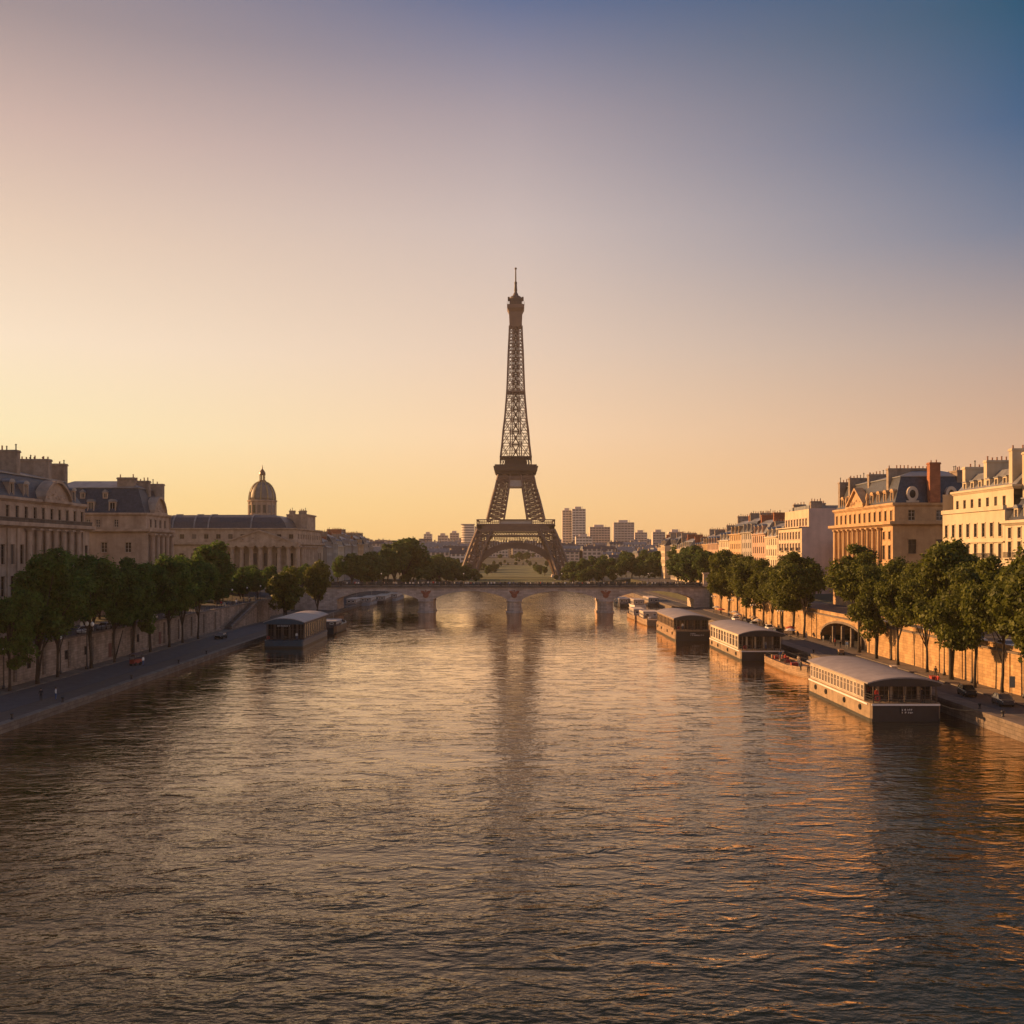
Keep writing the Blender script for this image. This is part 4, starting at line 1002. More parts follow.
def highrise(label, px0, px1, pyt, Y, ci, shape='slab', cap=True):
    x0, x1 = PX(px0, Y), PX(px1, Y); zb = land_z(100, Y)-1; H = PZ(pyt, Y)-zb; w = x1-x0; d = max(14, w*.7)
    t = thing('high_rise', label, 'tower block', ((x0+x1)/2, Y, zb)); m = MB(); k = max(6, int(H/3.6)); n = max(3, int(w/4.2))
    if shape == 'round':
        m.lathe([(w/2-.5, 0), (w/2-.5, H)], 28, (0, d/2, 0), 1)
        for i in range(k): m.lathe([(w/2, i*H/k), (w/2, i*H/k+H/k*.5)], 28, (0, d/2, 0))
    else:
        m.box(-w/2+.4, w/2-.4, .4, d-.4, 0, H, 1)
        for i in range(k): m.box(-w/2, w/2, 0, d, i*H/k, i*H/k+H/k*.5)
        for j in range(n+1): u = -w/2+w*j/n; m.box(u-.35, u+.35, -.15, d+.15, 0, H-.02)
    m.build('wall', [FARW[ci], FARWIN], t)
    m = MB(); m.box(-w/2-.2, w/2+.2, -.3, d+.3, H, H+1.0)
    if cap: m.box(-w*.28, w*.2, d*.3, d*.8, H+1.0, H+4.5); m.beam((w*.3, d*.5, H+1), (w*.3, d*.5, H+5), .4)
    m.build('roof', FARW[3], t)
for a in [
 ('left one of the joined pale twin slab blocks right of the iron tower', 562.5, 572, 511, 1500, 0),
 ('right and taller one of the joined twin slab blocks beyond the iron tower', 572.3, 585.5, 509.5, 1490, 2),
 ('low broad hazy block between the twin slabs and the next tower block', 590, 610, 527.5, 1550, 1),
 ('broad hazy tower block with a raised rooftop, above the right bank trees', 614.5, 634, 523, 1480, 3),
 ('squat pale block just right of the broad tower block', 635, 647, 533, 1560, 0),
 ('small square hazy block above the right end of the bridge', 653, 665, 532.5, 1500, 1),
 ('flat wide hazy block near the right bank houses', 669, 683, 532.5, 1420, 3),
 ('wide low block at the foot of the twin slabs', 576, 592, 537, 1400, 2),
 ('small hazy block far left on the skyline beside the round tower block', 450, 458.5, 533.5, 1650, 1),
 ('low hazy block with domed top left on the skyline', 438, 447.5, 536, 1600, 0),
 ('little hazy block farthest left on the skyline', 424, 431.5, 534.5, 1700, 2),
 ('pale slim block tucked behind the left edge of the iron tower', 475, 482, 527, 1680, 0)]: highrise(*a)
highrise('round hazy tower block left of the iron tower', 461, 474.5, 524.5, 1560, 2, 'round', False)
# ------------------------------------------------------------------ trees
def crown_mesh(name, seed, rx, rz, zc, nclump, nleaf, leaf, mtl, shape='egg', gap=.0):
    rs = np.random.RandomState(seed)
    # clump centres over an uneven egg
    C = []; 
    lob = rs.uniform(-1, 1, (5, 3)); amp = rs.uniform(.1, .3, 5)
    while len(C) < nclump:
        p = rs.uniform(-1, 1, 3); r = np.linalg.norm(p)
        if r > 1 or r < .15: continue
        d = p/r; k = 1+sum(a*np.tanh(2*np.dot(d, l/np.linalg.norm(l))-.6) for a, l in zip(amp, lob))
        rr = r**.45*k*.82
        q = d*rr
        w = 1.0
        if shape == 'egg': w = 1.0-.28*max(0, q[2])-.10*max(0, -q[2])
        C.append((q[0]*rx*w, q[1]*rx*w, zc+q[2]*rz))
    C = np.array(C); cr = rs.uniform(.17, .34, nclump)*rx
    idx = rs.randint(0, nclump, nleaf)
    d = rs.normal(size=(nleaf, 3)); d /= np.linalg.norm(d, axis=1)[:, None]; d[:, 2] *= .8
    rad = cr[idx]*rs.uniform(.35, 1.05, nleaf)**.5*rs.choice([1, 1, 1, 1.25], nleaf)
    P = C[idx]+d*rad[:, None]
    nrm = d*.7+rs.normal(size=(nleaf, 3))*.6+np.array([0, 0, .35]); nrm /= np.linalg.norm(nrm, axis=1)[:, None]
    a = np.cross(nrm, rs.normal(size=(nleaf, 3))); a /= np.linalg.norm(a, axis=1)[:, None]; b = np.cross(nrm, a)
    s = leaf*rs.uniform(.6, 1.3, nleaf)[:, None]
    v = np.empty((nleaf, 4, 3)); v[:, 0] = P-a*s; v[:, 1] = P+b*s*.55+nrm*s*.18; v[:, 2] = P+a*s; v[:, 3] = P-b*s*.55+nrm*s*.18
    me = bpy.data.meshes.new(name)
    me.vertices.add(nleaf*4); me.vertices.foreach_set('co', v.reshape(-1).astype('f'))
    me.loops.add(nleaf*4); me.loops.foreach_set('vertex_index', np.arange(nleaf*4, dtype='i'))
    me.polygons.add(nleaf); me.polygons.foreach_set('loop_start', np.arange(0, nleaf*4, 4, dtype='i')); me.polygons.foreach_set('loop_total', np.full(nleaf, 4, 'i'))
    me.materials.append(mtl); me.update(calc_edges=True)
    return me, C
def trunk_mesh(name, seed, h0, C, r=.24, fork=False):
    rnd = random.Random(seed); m = MB(); pts = [(0,0,-.1)]; n = 5
    lx, ly = rnd.uniform(-.5,.5), rnd.uniform(-.4,.4)
    for i in range(1, n+1): k = i/n; pts.append((lx*k*k+rnd.uniform(-.06,.06), ly*k*k+rnd.uniform(-.06,.06), h0*k))
    m.tube(pts, [r*1.35]+[r*(1.05-.4*i/n) for i in range(1, n+1)], 8); top = pts[-1]
    if fork: m.tube([(0,0,.3),(-lx-.3,.2,h0*.5),(-lx*2-.8,.3,h0*1.05)], [r*.8, r*.6, r*.4], 7)
    order = sorted(range(len(C)), key=lambda i: rnd.random())[:9]
    for i in order:
        c = C[i]; s = pts[rnd.choice([3,4,5])]; mid = [(s[j]+c[j])/2 for j in range(3)]; mid[2] += .4
        m.tube([s, tuple(mid), tuple(c)], [r*.5, r*.32, r*.1], 5)
    zt = max(c[2] for c in C); m.tube([top, (top[0]*.6, top[1]*.6, (top[2]+zt)/2), (0,0,zt*.94)], [r*.62, r*.4, r*.1], 6)
    return m.mesh(name, BARK, True)
def tree_kit(n, seed, rx, rz, zc, h0, mtl, nclump=46, nleaf=9000, leaf=.3, **k):
    out = []
    for i in range(n):
        cm, C = crown_mesh('crown', seed+i, rx*(.92+.05*(i % 4)), rz, zc, nclump, nleaf, leaf, mtl)
        out.append((cm, trunk_mesh('trunk', seed+i, h0, C, fork=(i % 3 == 1), **k)))
    return out
KL = tree_kit(6, 100, 5.6, 7.4, 12.3, 6.0, LEAF_L, 64, 17000, .29)
KR = tree_kit(6, 200, 5.4, 7.3, 12.1, 6.8, LEAF_R, 60, 17000, .28)
KM = tree_kit(5, 300, 5.6, 6.8, 7.6, 2.2, LEAF_F, 44, 6000, .5)
KB = tree_kit(3, 400, 6.0, 7.4, 8.0, 2.0, LEAF_L, 50, 9000, .42)
KY = tree_kit(3, 500, 5.4, 6.8, 7.6, 2.0, LEAF_Y, 44, 8000, .38)
def tree(kit, i, x, y, zb, ztop, name, label, group=None, wide=1.0, rnd=random.Random(3)):
    cm, tm = kit[i % len(kit)]
    H = max(v.co.z for v in tm.vertices)*1.06; s = (ztop-zb)/H
    t = thing(name, label, 'tree', (x, y, zb), rnd.uniform(0, 6.28), group, (s*wide, s*wide, s))
    link('trunk', tm, t); link('crown', cm, t); return t
lt = [(149.5,15.3,.9),(157.5,21.2,1.0),(166,18.9,.95),(178.5,20.7,1.05),(188,18.0,.9),(199,19.2,1.05),(207.5,18.4,.9),(218,20.0,1.0),(229,19.5,1.0),(239,19.2,.95)]
for i, (y, zt, wd) in enumerate(lt):
    lab = 'dark plane tree, %s in the left quay row from the left edge' % ORD[i]
    if i == 0: lab = 'small low plane tree cut by the left edge, nearest in the left quay row'
    if i == 9: lab = 'dark plane tree closing the left quay row, beside the staircase'
    tree(KL, i, -73.3+.4*math.sin(i*2.1), y, ZL+.1, zt, 'plane_tree', lab, 'plane trees along the left quay', wd)
rt = [(127,20.8,1.0),(133,21.2,.95),(139.5,20.0,.92),(147,19.3,.9),(156.5,22.0,1.02),(166,19.9,.95),(176.5,19.2,.95),(187,18.2,.92),(198.5,22.0,1.12)]
for i, (y, zt, wd) in enumerate(rt):
    lab = 'sunlit plane tree, %s in the right quay row from the right edge' % ORD[i]
    if i == 8: lab = 'tallest rounded plane tree on the right quay, standing beside the arched vault'
    tree(KR, i, 66.9+.5*math.sin(i*1.7), y, ZR+.1, zt, 'plane_tree', lab, 'plane trees along the right quay', wd)
rt2 = [(233,20.6,1.15),(242,20.2,1.2),(252,18.6,1.05),(262,17.8,1.0),(271,18.4,1.0),(281,18.6,1.05),(291,19.4,1.0),(302,20.2,1.05),(314,21.0,1.05),(326,20.6,1.0)]
for i, (y, zt, wd) in enumerate(rt2):
    tree(KR, i+2, 66.5, y, ZR+.1, zt, 'plane_tree', 'green plane tree, %s in the row beyond the vault towards the bridge' % ORD[i], 'plane trees between the vault and the bridge', wd)
# left bank middle distance
for i in range(9):
    y = 272+9*i
    tree(KB, i, -86.5-1.5*(i % 3), y, street_z(y)-.2, 11.8+1.2*(i % 3)+(2 if y > 322 else 0), 'clipped_shrub', 'dark rounded shrub in the planting behind the left terrace and street', 'shrubs behind the left terrace', 1.6)
for i in range(14):
    x, y = -95-11*(i % 3)-3*(i % 2), 282+9.5*i
    tree(KB, i+1, x, y, ZS-.3, PZ(573, y), 'garden_tree', 'dark green tree in the garden before the domed palace', 'garden before the domed palace', 1.7)
for i, (x, y) in enumerate([(-92.5, 224), (-93, 231), (-94, 238), (-99, 227), (-100, 236)]):
    tree(KB, i, x, y, ZS-.3, 15.5+i % 2, 'courtyard_tree', 'dark tree filling the gap between the two left bank palaces', 'courtyard trees between the left palaces', 1.2)
tree(KB, 0, -87.0, 300, ZS, 23.2, 'dark_tree', 'large dark round tree on the terrace before the domed palace', None, 1.15)
for i, (px, y, zt, lab) in enumerate([(243, 318, 16.0, 'small dark tree left of the portico, just behind the crowded terrace'), (258, 322, 15.4, 'small dark tree under the portico columns, behind the terrace'), (272, 330, 16.4, 'dark tree between the terrace and the yellow-green quay tree'), (303, 345, 17.0, 'dull green tree behind the two yellow-green quay trees'), (338, 392, 19.0, 'dark tree at the left end of the bridge'), (232, 335, 15.2, 'dark bush-like tree low between the big round tree and the terrace'), (222, 352, 14.6, 'low dark shrub tree right behind the large round tree'), (248, 352, 15.0, 'broad dark shrub tree below the left end of the portico'), (266, 358, 15.0, 'broad dark shrub tree below the middle of the portico'), (286, 372, 16.0, 'dark tree hugging the corner of the domed palace')]):
    tree(KB, i+1, PX(px, y), y, street_z(y), zt, 'dark_tree', lab, None, .9)
tree(KY, 0, -66.3, 300, ZL, 15.6, 'bushy_tree', 'broad yellow-green bushy tree on the quay above the blue barge', None, 1.02)
tree(KY, 1, -62.6, 329, ZL, 17.2, 'bushy_tree', 'narrow yellow-green tree on the quay nearest the left bridge end', None, .78)
tree(KY, 2, -69.5, 312, ZL, 14.0, 'bushy_tree', 'low green tree tucked between the two yellow-green quay trees', None, .8)
rt_ = random.Random(21); k = 0
def mass(lst, label, group, kit=KM):
    global k
    for x, y, zt in lst: k += 1; tree(kit, k, x, y, (street_z(y)-.1 if y < 600 else land_z(x, y)-.1), zt, 'park_tree', label, group, rt_.uniform(.95, 1.3))
mass([(PX(p, y), y, PZ(t_, y)) for p, y, t_ in [(352,430,556),(362,445,560),(372,455,553),(384,470,550),(352,480,556),(394,500,545),(402,520,543),(413,530,547),(388,560,551),(422,590,554)]], 'dense dark tree in the grove beyond the left end of the bridge', 'grove beyond the left bridge end')
mass([(PX(p, y), y, PZ(t_+4, y)) for p, y, t_ in [(430,625,557),(440,640,555),(449,650,554),(458,665,559),(424,660,555),(412,640,553),(436,690,553),(447,700,556),(466,690,562),(400,635,557),(388,625,558),(473,700,566),(466,715,558),(458,720,556),(452,612,570),(468,640,571),(476,660,573),(462,640,567),(446,620,565),(428,612,565),(410,612,563),(480,720,570)]], 'hazy green tree of the park left of the iron tower', 'park trees left of the iron tower')
mass([(PX(p, y), y, PZ(t_+4, y)) for p, y, t_ in [(572,640,558),(582,630,556),(592,645,554),(602,625,557),(610,640,556),(622,615,557),(632,620,551),(644,640,548),(655,625,549),(666,615,552),(640,612,560),(612,612,563),(590,612,564),(574,700,560),(566,690,566),(556,700,571),(600,690,555),(663,645,549),(563,640,572),(574,625,569),(583,612,567),(598,612,566),(604,660,553),(626,660,549),(648,612,562),(660,612,564),(672,612,562)]], 'sunlit green tree of the park right of the iron tower', 'park trees right of the iron tower')
mass([(PX(p, y), y, PZ(t_, y)) for p, y, t_ in [(676,560,548),(686,520,549),(696,500,550),(700,470,551),(690,450,556),(678,490,556),(707,440,554)]], 'full green tree at the right end of the bridge before the town houses', 'trees at the right end of the bridge')
mass([(PX(p, y), y, PZ(t_, y)) for p, y, t_ in [(520,1180,553),(527,1230,552),(536,900,566),(541,940,565),(490,900,565),(484,930,564),(478,960,560),(547,1000,561),(487,800,567),(491,850,566),(494,890,565),(497,950,564),(501,1020,562),(505,1100,560),(545,800,567),(540,850,566),(537,890,565),(534,950,564),(530,1020,562),(527,1100,560),(512,1300,555),(500,1290,554),(533,1320,553),(494,1064,561),(500,1066,562),(508,1063,563),(516,1067,562),(523,1064,563),(530,1066,561),(536,1063,562)]], 'small hazy tree seen under the great arch of the iron tower', 'trees seen under the tower arch')

# ------------------------------------------------------------------ people
def person_meshes():
    def skel(pose):
        J = {'pel':(0,0,.94),'bel':(0,0,1.10),'che':(0,-.01,1.30),'nek':(0,0,1.47),'hd0':(0,-.02,1.56),'hd1':(0,-.02,1.70)}
        E = [('pel','bel'),('bel','che'),('che','nek'),('nek','hd0'),('hd0','hd1')]
        Rr = {'pel':.15,'bel':.135,'che':.165,'nek':.062,'hd0':.092,'hd1':.085}
        for s, n in ((-1,'l'),(1,'r')):
            st = pose['stride']*s
            J['hp'+n] = (.10*s,0,.88); J['kn'+n] = (.11*s,-st*.5-.02,.49); J['an'+n] = (.11*s,-st+.04,.09); J['to'+n] = (.125*s,-st-.15,.045)
            J['sh'+n] = (.185*s,0,1.40); J['el'+n] = (.25*s,st*.35+.03,1.13); J['ha'+n] = ((.24 if not pose['lean'] else .17)*s, st*.6-pose['lean'], .88+pose['lean']*.55)
            E += [('pel','hp'+n),('hp'+n,'kn'+n),('kn'+n,'an'+n),('an'+n,'to'+n),('che','sh'+n),('sh'+n,'el'+n),('el'+n,'ha'+n)]
            Rr.update({'hp'+n:.105,'kn'+n:.07,'an'+n:.052,'to'+n:.042,'sh'+n:.075,'el'+n:.05,'ha'+n:.04})
        return J, E, Rr
    def grow(pose):
        J, E, Rr = skel(pose); ks = list(J)
        me = bpy.data.meshes.new('person_skeleton'); me.from_pydata([J[k] for k in ks], [(ks.index(a), ks.index(b)) for a, b in E], [])
        o = bpy.data.objects.new('person_skeleton', me); COL.objects.link(o)
        md = o.modifiers.new('skin', 'SKIN'); md.use_smooth_shade = True
        o.modifiers.new('sub', 'SUBSURF').levels = 1
        sv = me.skin_vertices[0].data
        for i, k in enumerate(ks): sv[i].radius = (Rr[k], Rr[k]*(.72 if k in ('che','bel','pel') else 1)); sv[i].use_root = (k == 'pel')
        dg = bpy.context.evaluated_depsgraph_get(); m = bpy.data.meshes.new_from_object(o.evaluated_get(dg))
        bpy.data.objects.remove(o); bpy.data.meshes.remove(me); return m
    poses = [grow({'stride':.0,'lean':.0}), grow({'stride':.26,'lean':0}), grow({'stride':.03,'lean':.33})]
    out = {}
    combos = [('black','black'),('white','blue'),('red','black'),('blue','grey'),('grey','blue'),('beige','grey')]
    for ci, (top, bot) in enumerate(combos):
        for pi, base in enumerate(poses):
            m = base.copy(); m.name = 'person'; m.materials.clear()
            for mm in (mat(top+' cloth', CLOTHS[top], .9), mat(bot+' trousers', CLOTHS[bot], .9), SKIN, mat('dark shoe', (.03,.025,.02), .6)): m.materials.append(mm)
            for p in m.polygons:
                z = p.center.z; x = abs(p.center.x)
                hand = x > .13 and pi != 2 and z < .93 and x > .2
                p.material_index = 2 if z > 1.47 or hand else (0 if z > .93 else (1 if z > .1 else 3))
            out[(ci, pi)] = m
    h = MB(); h.lathe([(.02,.17),(.07,.155),(.1,.1),(.108,.03),(.1,-.04),(.06,-.06)], 12); h = h.mesh('hair', HAIR, True)
    return out, h, combos
PM, HM, COMBO = person_meshes()
def person(x, y, z, ci, pi, rz, label, group=None, s=1.0):
    o = link('person', PM[(ci, pi)], None, (x, y, z), rz, (s, s, s)); tag(o, label, 'person', group)
    link('hair', HM, o, (0, .012, 1.64)); return o
WORD = ['in black', 'in a white top and blue trousers', 'in a red top', 'in a blue top', 'in a grey top', 'in a beige top']
rp = random.Random(77)
def crowd(n, f, where, group, wts=(5,3,1,2,3,2)):
    for i in range(n):
        x, y, z, rz, pi = f(i); ci = rp.choices(range(6), wts)[0]
        person(x, y, z, ci, pi, rz, 'person %s %s' % (WORD[ci], where), '%s, %s' % (group, WORD[ci]), rp.uniform(.92, 1.06))
crowd(130, lambda i: (-62+126*(i+rp.random())/120, BY+rp.choice([.55,.7,1.2,2.2,3.4,5]), 9.32, rp.choice([0,0,1.57,-1.57,3.1]), rp.choice([0,1,2])), 'among the crowd on the stone bridge', 'bridge crowd', (5,6,1,2,2,3))
crowd(16, lambda i: (-77.4-rp.random()*3, 276+3.1*i, ZS+.02, rp.uniform(0,6), rp.choice([0,1])), 'on the terrace above the left quay staircase', 'terrace visitors', (4,5,1,1,2,1))
person(-64.4, 140, ZL+.02, 0, 1, 0.4, 'person in black walking near the edge of the left quay')
person(-62.9, 141.2, ZL+.02, 1, 0, 2.2, 'person in a white top beside the walker in black on the left quay')
person(-66.2, 183.8, ZL+.02, 1, 0, 1.2, 'person in white standing by the red cart on the left quay')
crowd(14, lambda i: (62.5+rp.random()*3.4, 222+rp.random()*95, ZR+.15, rp.uniform(0,6), rp.choice([0,1])), 'on the right quay just past the vault', 'right quay strollers')
crowd(6, lambda i: (66+rp.random()*5, 203+rp.random()*22, ZR+.03, rp.uniform(0,6), rp.choice([0,1])), 'by the arched vault in the right quay wall', 'vault visitors')
person(65.6, 158.6, ZR+.15, 0, 0, -.6, 'person in black standing against the sunlit wall behind the near barge')
person(62.2, 149.5, ZR+.02, 2, 1, 2, 'person in a red top walking beside the near barge')

# ------------------------------------------------------------------ barges and boats
def glyphs(par, w, h, rows, seed, at, mtl, ang=0):
    """worn lettering too small to read: short strokes in rows"""
    r = random.Random(seed); m = MB()
    for j in range(rows):
        x = -w/2; z = h*(rows-1-j)/rows
        while x < w/2-.1:
            cw = r.uniform(.12, .2); hh = h/rows*.62
            m.box(x, x+.045, -.02, 0, z, z+hh)
            if r.random() < .7: m.box(x+.045, x+cw-.03, -.02, 0, z+hh-.05, z+hh)
            if r.random() < .6: m.box(x+.045, x+cw-.03, -.02, 0, z+hh*.4, z+hh*.4+.05)
            if r.random() < .5: m.box(x+cw-.075, x+cw-.03, -.02, 0, z, z+hh*.55)
            x += cw+r.choice([.05,.05,.05,.2])
    o = m.build('lettering', mtl, par); o.location = at; o.rotation_euler = (0,0,ang); return o
def barge(label, x, y, L, W_, zh, ze, zr, hullm, bandm, wallm, seed, board=True, bows=0.0, wn=None, stern=None, wh=None, rail=WHITE):
    """river barge moored along the quay: x,y is the middle of the end nearest the camera; hull to zh, wall to eave ze, roof crest zr"""
    t = thing('river_barge', label, 'barge', (x, y, 0), 0); a = W_/2; stern = stern or hullm
    m = MB(); secs = []
    for yy, k, zz in ((0,.93,.0),(.25,.985,0),(1.0,1,0),(L-3,1,0),(L-1.2,.86,.1),(L,.55,.25)):
        secs.append([(-a*k*.97,yy,-.7),(-a*k,yy,.25),(-a*k,yy,zh+zz),(a*k,yy,zh+zz),(a*k,yy,.25),(a*k*.97,yy,-.7)])
    m.loft(secs); 
    hull = m.build('hull', hullm, t)
    m = MB()
    for s in (-1, 1): m.box(min(s*a, s*(a+.09)), max(s*a, s*(a+.09)), .9, L-3, zh-.32, zh-.12)
    m.box(-a*.96, a*.96, -.08, .0, zh-.3, zh-.1); m.build('rubbing_strake', bandm, hull)
    if stern is not hullm:
        m = MB(); m.box(-a*.93+.02, a*.93-.02, -.05, -.003, .1, zh-.32); m.build('stern_panel', stern, hull)
    # cabin side walls with window openings
    y0, y1 = 2.6, L-3.2; ln = y1-y0; m = MB(); n = wn or int(ln/1.25); cols = [ln*(i+.5)/n for i in range(n)]; h0 = zh+.25; hw_ = (ze-zh)-.65; ww = ln/n*.72
    facade(m, t, (-a+.15,y1,0), AR, ln, zh, ze, cols, [(h0, hw_, ww)], rail, depth=.12, style='two' if wh is None else 'plain', trim=0)
    facade(m, t, (a-.15,y0,0), AL, ln, zh, ze, cols, [(h0, hw_, ww)], rail, depth=.12, style='plain', trim=0)
    nb = max(3, int(W_/1.6)); cb = [(W_-.3)*(i+.5)/nb for i in range(nb)]
    facade(m, t, (-a+.15,y0,0), AC, W_-.3, zh, ze, cb, [(zh+.1, ze-zh-.45, (W_-.3)/nb*.8)], FRAMED, depth=.1, style='two', trim=0)
    m.quad((-a+.15,y1,zh),(a-.15,y1,zh),(a-.15,y1,ze),(-a+.15,y1,ze)); m.build('cabin_wall', [wallm, wallm], t)
    # cambered roof carried over an open end deck
    m = MB(); n = 12; top, bot = [], []
    for i in range(n+1):
        u = -1+2*i/n; zz = ze+(zr-ze)*(1-abs(u)**2.2); top.append((u*(a+.25), zz+.16)); bot.append((u*(a+.25), zz))
    m.prism(bot+top[::-1], .15, L-2.6); m.build('roof', ROOFM, t)
    m = MB(); m.prism([(u, z-.02) for u, z in bot]+[(a-.1, ze-.32), (-a+.1, ze-.32)], .2, .34); m.build('gable_board', stern, t)
    pm = MB(); pm.box(-.06,.06,-.06,.06,zh,ze-.02); pm = pm.mesh('post', FRAMED)
    for i in range(5): link('post', pm, t, (-a*.88+a*1.76*i/4, .35, 0))
    m = MB(); zz = zh
    for k in (.35, .68, 1.0): m.beam((-a*.9,.2,zz+k), (a*.9,.2,zz+k), .05); m.beam((-a*.92,.2,zz+k), (-a*.97,2.6,zz+k), .05); m.beam((a*.92,.2,zz+k), (a*.97,2.6,zz+k), .05)
    for i in range(11): u = -a*.9+a*1.8*i/10; m.beam((u,.2,zz), (u,.2,zz+1), .04)
    m.build('railing', DARKIRON, t)
    rm = MB()
    for i in range(16):
        A, B = 2*math.pi*i/16, 2*math.pi*(i+1)/16
        P = lambda q, r, yy: (r*math.cos(q), yy, r*math.sin(q))
        rm.add([P(A,.36,-.05),P(B,.36,-.05),P(B,.2,-.05),P(A,.2,-.05),P(A,.36,.05),P(B,.36,.05),P(B,.2,.05),P(A,.2,.05)], [(0,1,2,3),(7,6,5,4),(0,4,5,1),(3,2,6,7)])
    rm = rm.mesh('life_ring', REDP); link('life_ring', rm, t, (-a*.78, .12, zh+.6))
    if board:
        m = MB(); m.box(-.9,.9,-.06,0,0,.85); b = m.build('name_board', HULLD, t); b.location = (a*.05, -.09, zh-1.35); glyphs(b, 1.5, .7, 2, seed, (0,-.062,.08), WHITE)
    fm = MB()
    for i in range(12):
        A, B = 2*math.pi*i/12, 2*math.pi*(i+1)/12
        for j in range(6):
            U, V = 2*math.pi*j/6, 2*math.pi*(j+1)/6
            Q = lambda a_, u_: (.09*math.sin(u_), (.3+.1*math.cos(u_))*math.cos(a_), (.3+.1*math.cos(u_))*math.sin(a_))
            fm.quad(Q(A,U), Q(B,U), Q(B,V), Q(A,V))
    fm = fm.mesh('tyre_fender', RUBBER, True)
    for yy in (4, L*.35, L*.62, L-6): link('tyre_fender', fm, t, (-a-.1, yy+.6*math.sin(yy), zh-.95))
    m = MB()
    for s_, y_, y2 in ((1, .6, -3.2), (1, L-3.4, L+1.5)):
        P0, P1 = Vector((s_*a*.9, y_, zh)), Vector((s_*a+(3.6 if x > 0 else 3.0)*(1 if x > 0 else -1)*s_, y2, 2.1)) if x > 0 else Vector((-a-4.0, y2, 1.5))
        if x < 0: P0 = Vector((-a*.9, y_, zh))
        m.tube([tuple(P0.lerp(P1, k/6)-Vector((0,0,.5*math.sin(math.pi*k/6)))) for k in range(7)], .035, 5)
    m.build('mooring_rope', mat('rope', (.25,.2,.13), .9), t)
    m = MB(); m.loft([[(-a*k-.012,yy,-.3),(-a*k-.012,yy,.42),(a*k+.012,yy,.42),(a*k+.012,yy,-.3)] for yy, k in ((-.02,.94),(.25,.987),(1,1),(L-3,1),(L-1.2,.87))], cap=True); m.build('waterline_band', mat('slimy waterline', (.03,.028,.02), .5, var=.4, scale=2), hull)
    tm = MB(); tm.lathe([(.28,0),(.05,.05),(.05,.7),(.42,.72),(.42,.76)], 10); tm = tm.mesh('table', FRAMED)
    for i in range(3): link('table', tm, t, (-a*.6+a*.6*i, 1.5, zh+.004))
    return t
barge('long pale roofed barge with a full row of windows moored nearest on the right', 49.6, 129.0, 29.5, 9.0, 2.35, 4.75, 5.45, HULLW, WHITE, mat('barge wall cream', (.42,.34,.25), .6, var=.15, scale=.6, streak=.4), 1, wn=17, rail=PALE, stern=HULLD)
barge('cream barge with dark windowed sides moored second on the right', 49.2, 201.0, 34, 8.8, 2.1, 5.1, 5.9, HULLW, WHITE, mat('barge wall ivory', (.60,.52,.40), .6, var=.15, scale=.6, streak=.3), 2, board=False, stern=HULLD, wn=10, rail=PALE)
barge('dark wooden barge with a black end moored third on the right', 43.4, 246.0, 34, 8.6, 2.6, 5.3, 6.1, WOODB, WOODB, WOODB, 3, stern=BLACK, wn=12, rail=FRAMED)
barge('blue hulled barge with a dark cabin and arched roof moored on the left bank', -50.9, 228.0, 33, 8.7, 1.7, 5.6, 6.5, HULLB, HULLB, mat('barge wall grey wood', (.13,.10,.085), .7, var=.3, scale=1, streak=.4), 4, board=False, wn=12, rail=FRAMED)
t = bpy.data.objects['river_barge.003']
m = MB(); m.box(-1.6,1.6,-.05,.05,0,.6); b = m.build('name_board', BLACK, t); b.location = (.1,.1,4.7); glyphs(b, 2.9, .42, 1, 9, (0,-.052,.1), WHITE)
m = MB(); m.box(-1.4,1.4,-.05,.02,0,.8); t2 = bpy.data.objects['river_barge.002']; b = m.build('name_board', BLACK, t2); b.location = (1.6,-.1,1.1); glyphs(b, 2.2, .5, 1, 12, (0,-.052,.15), WHITE)
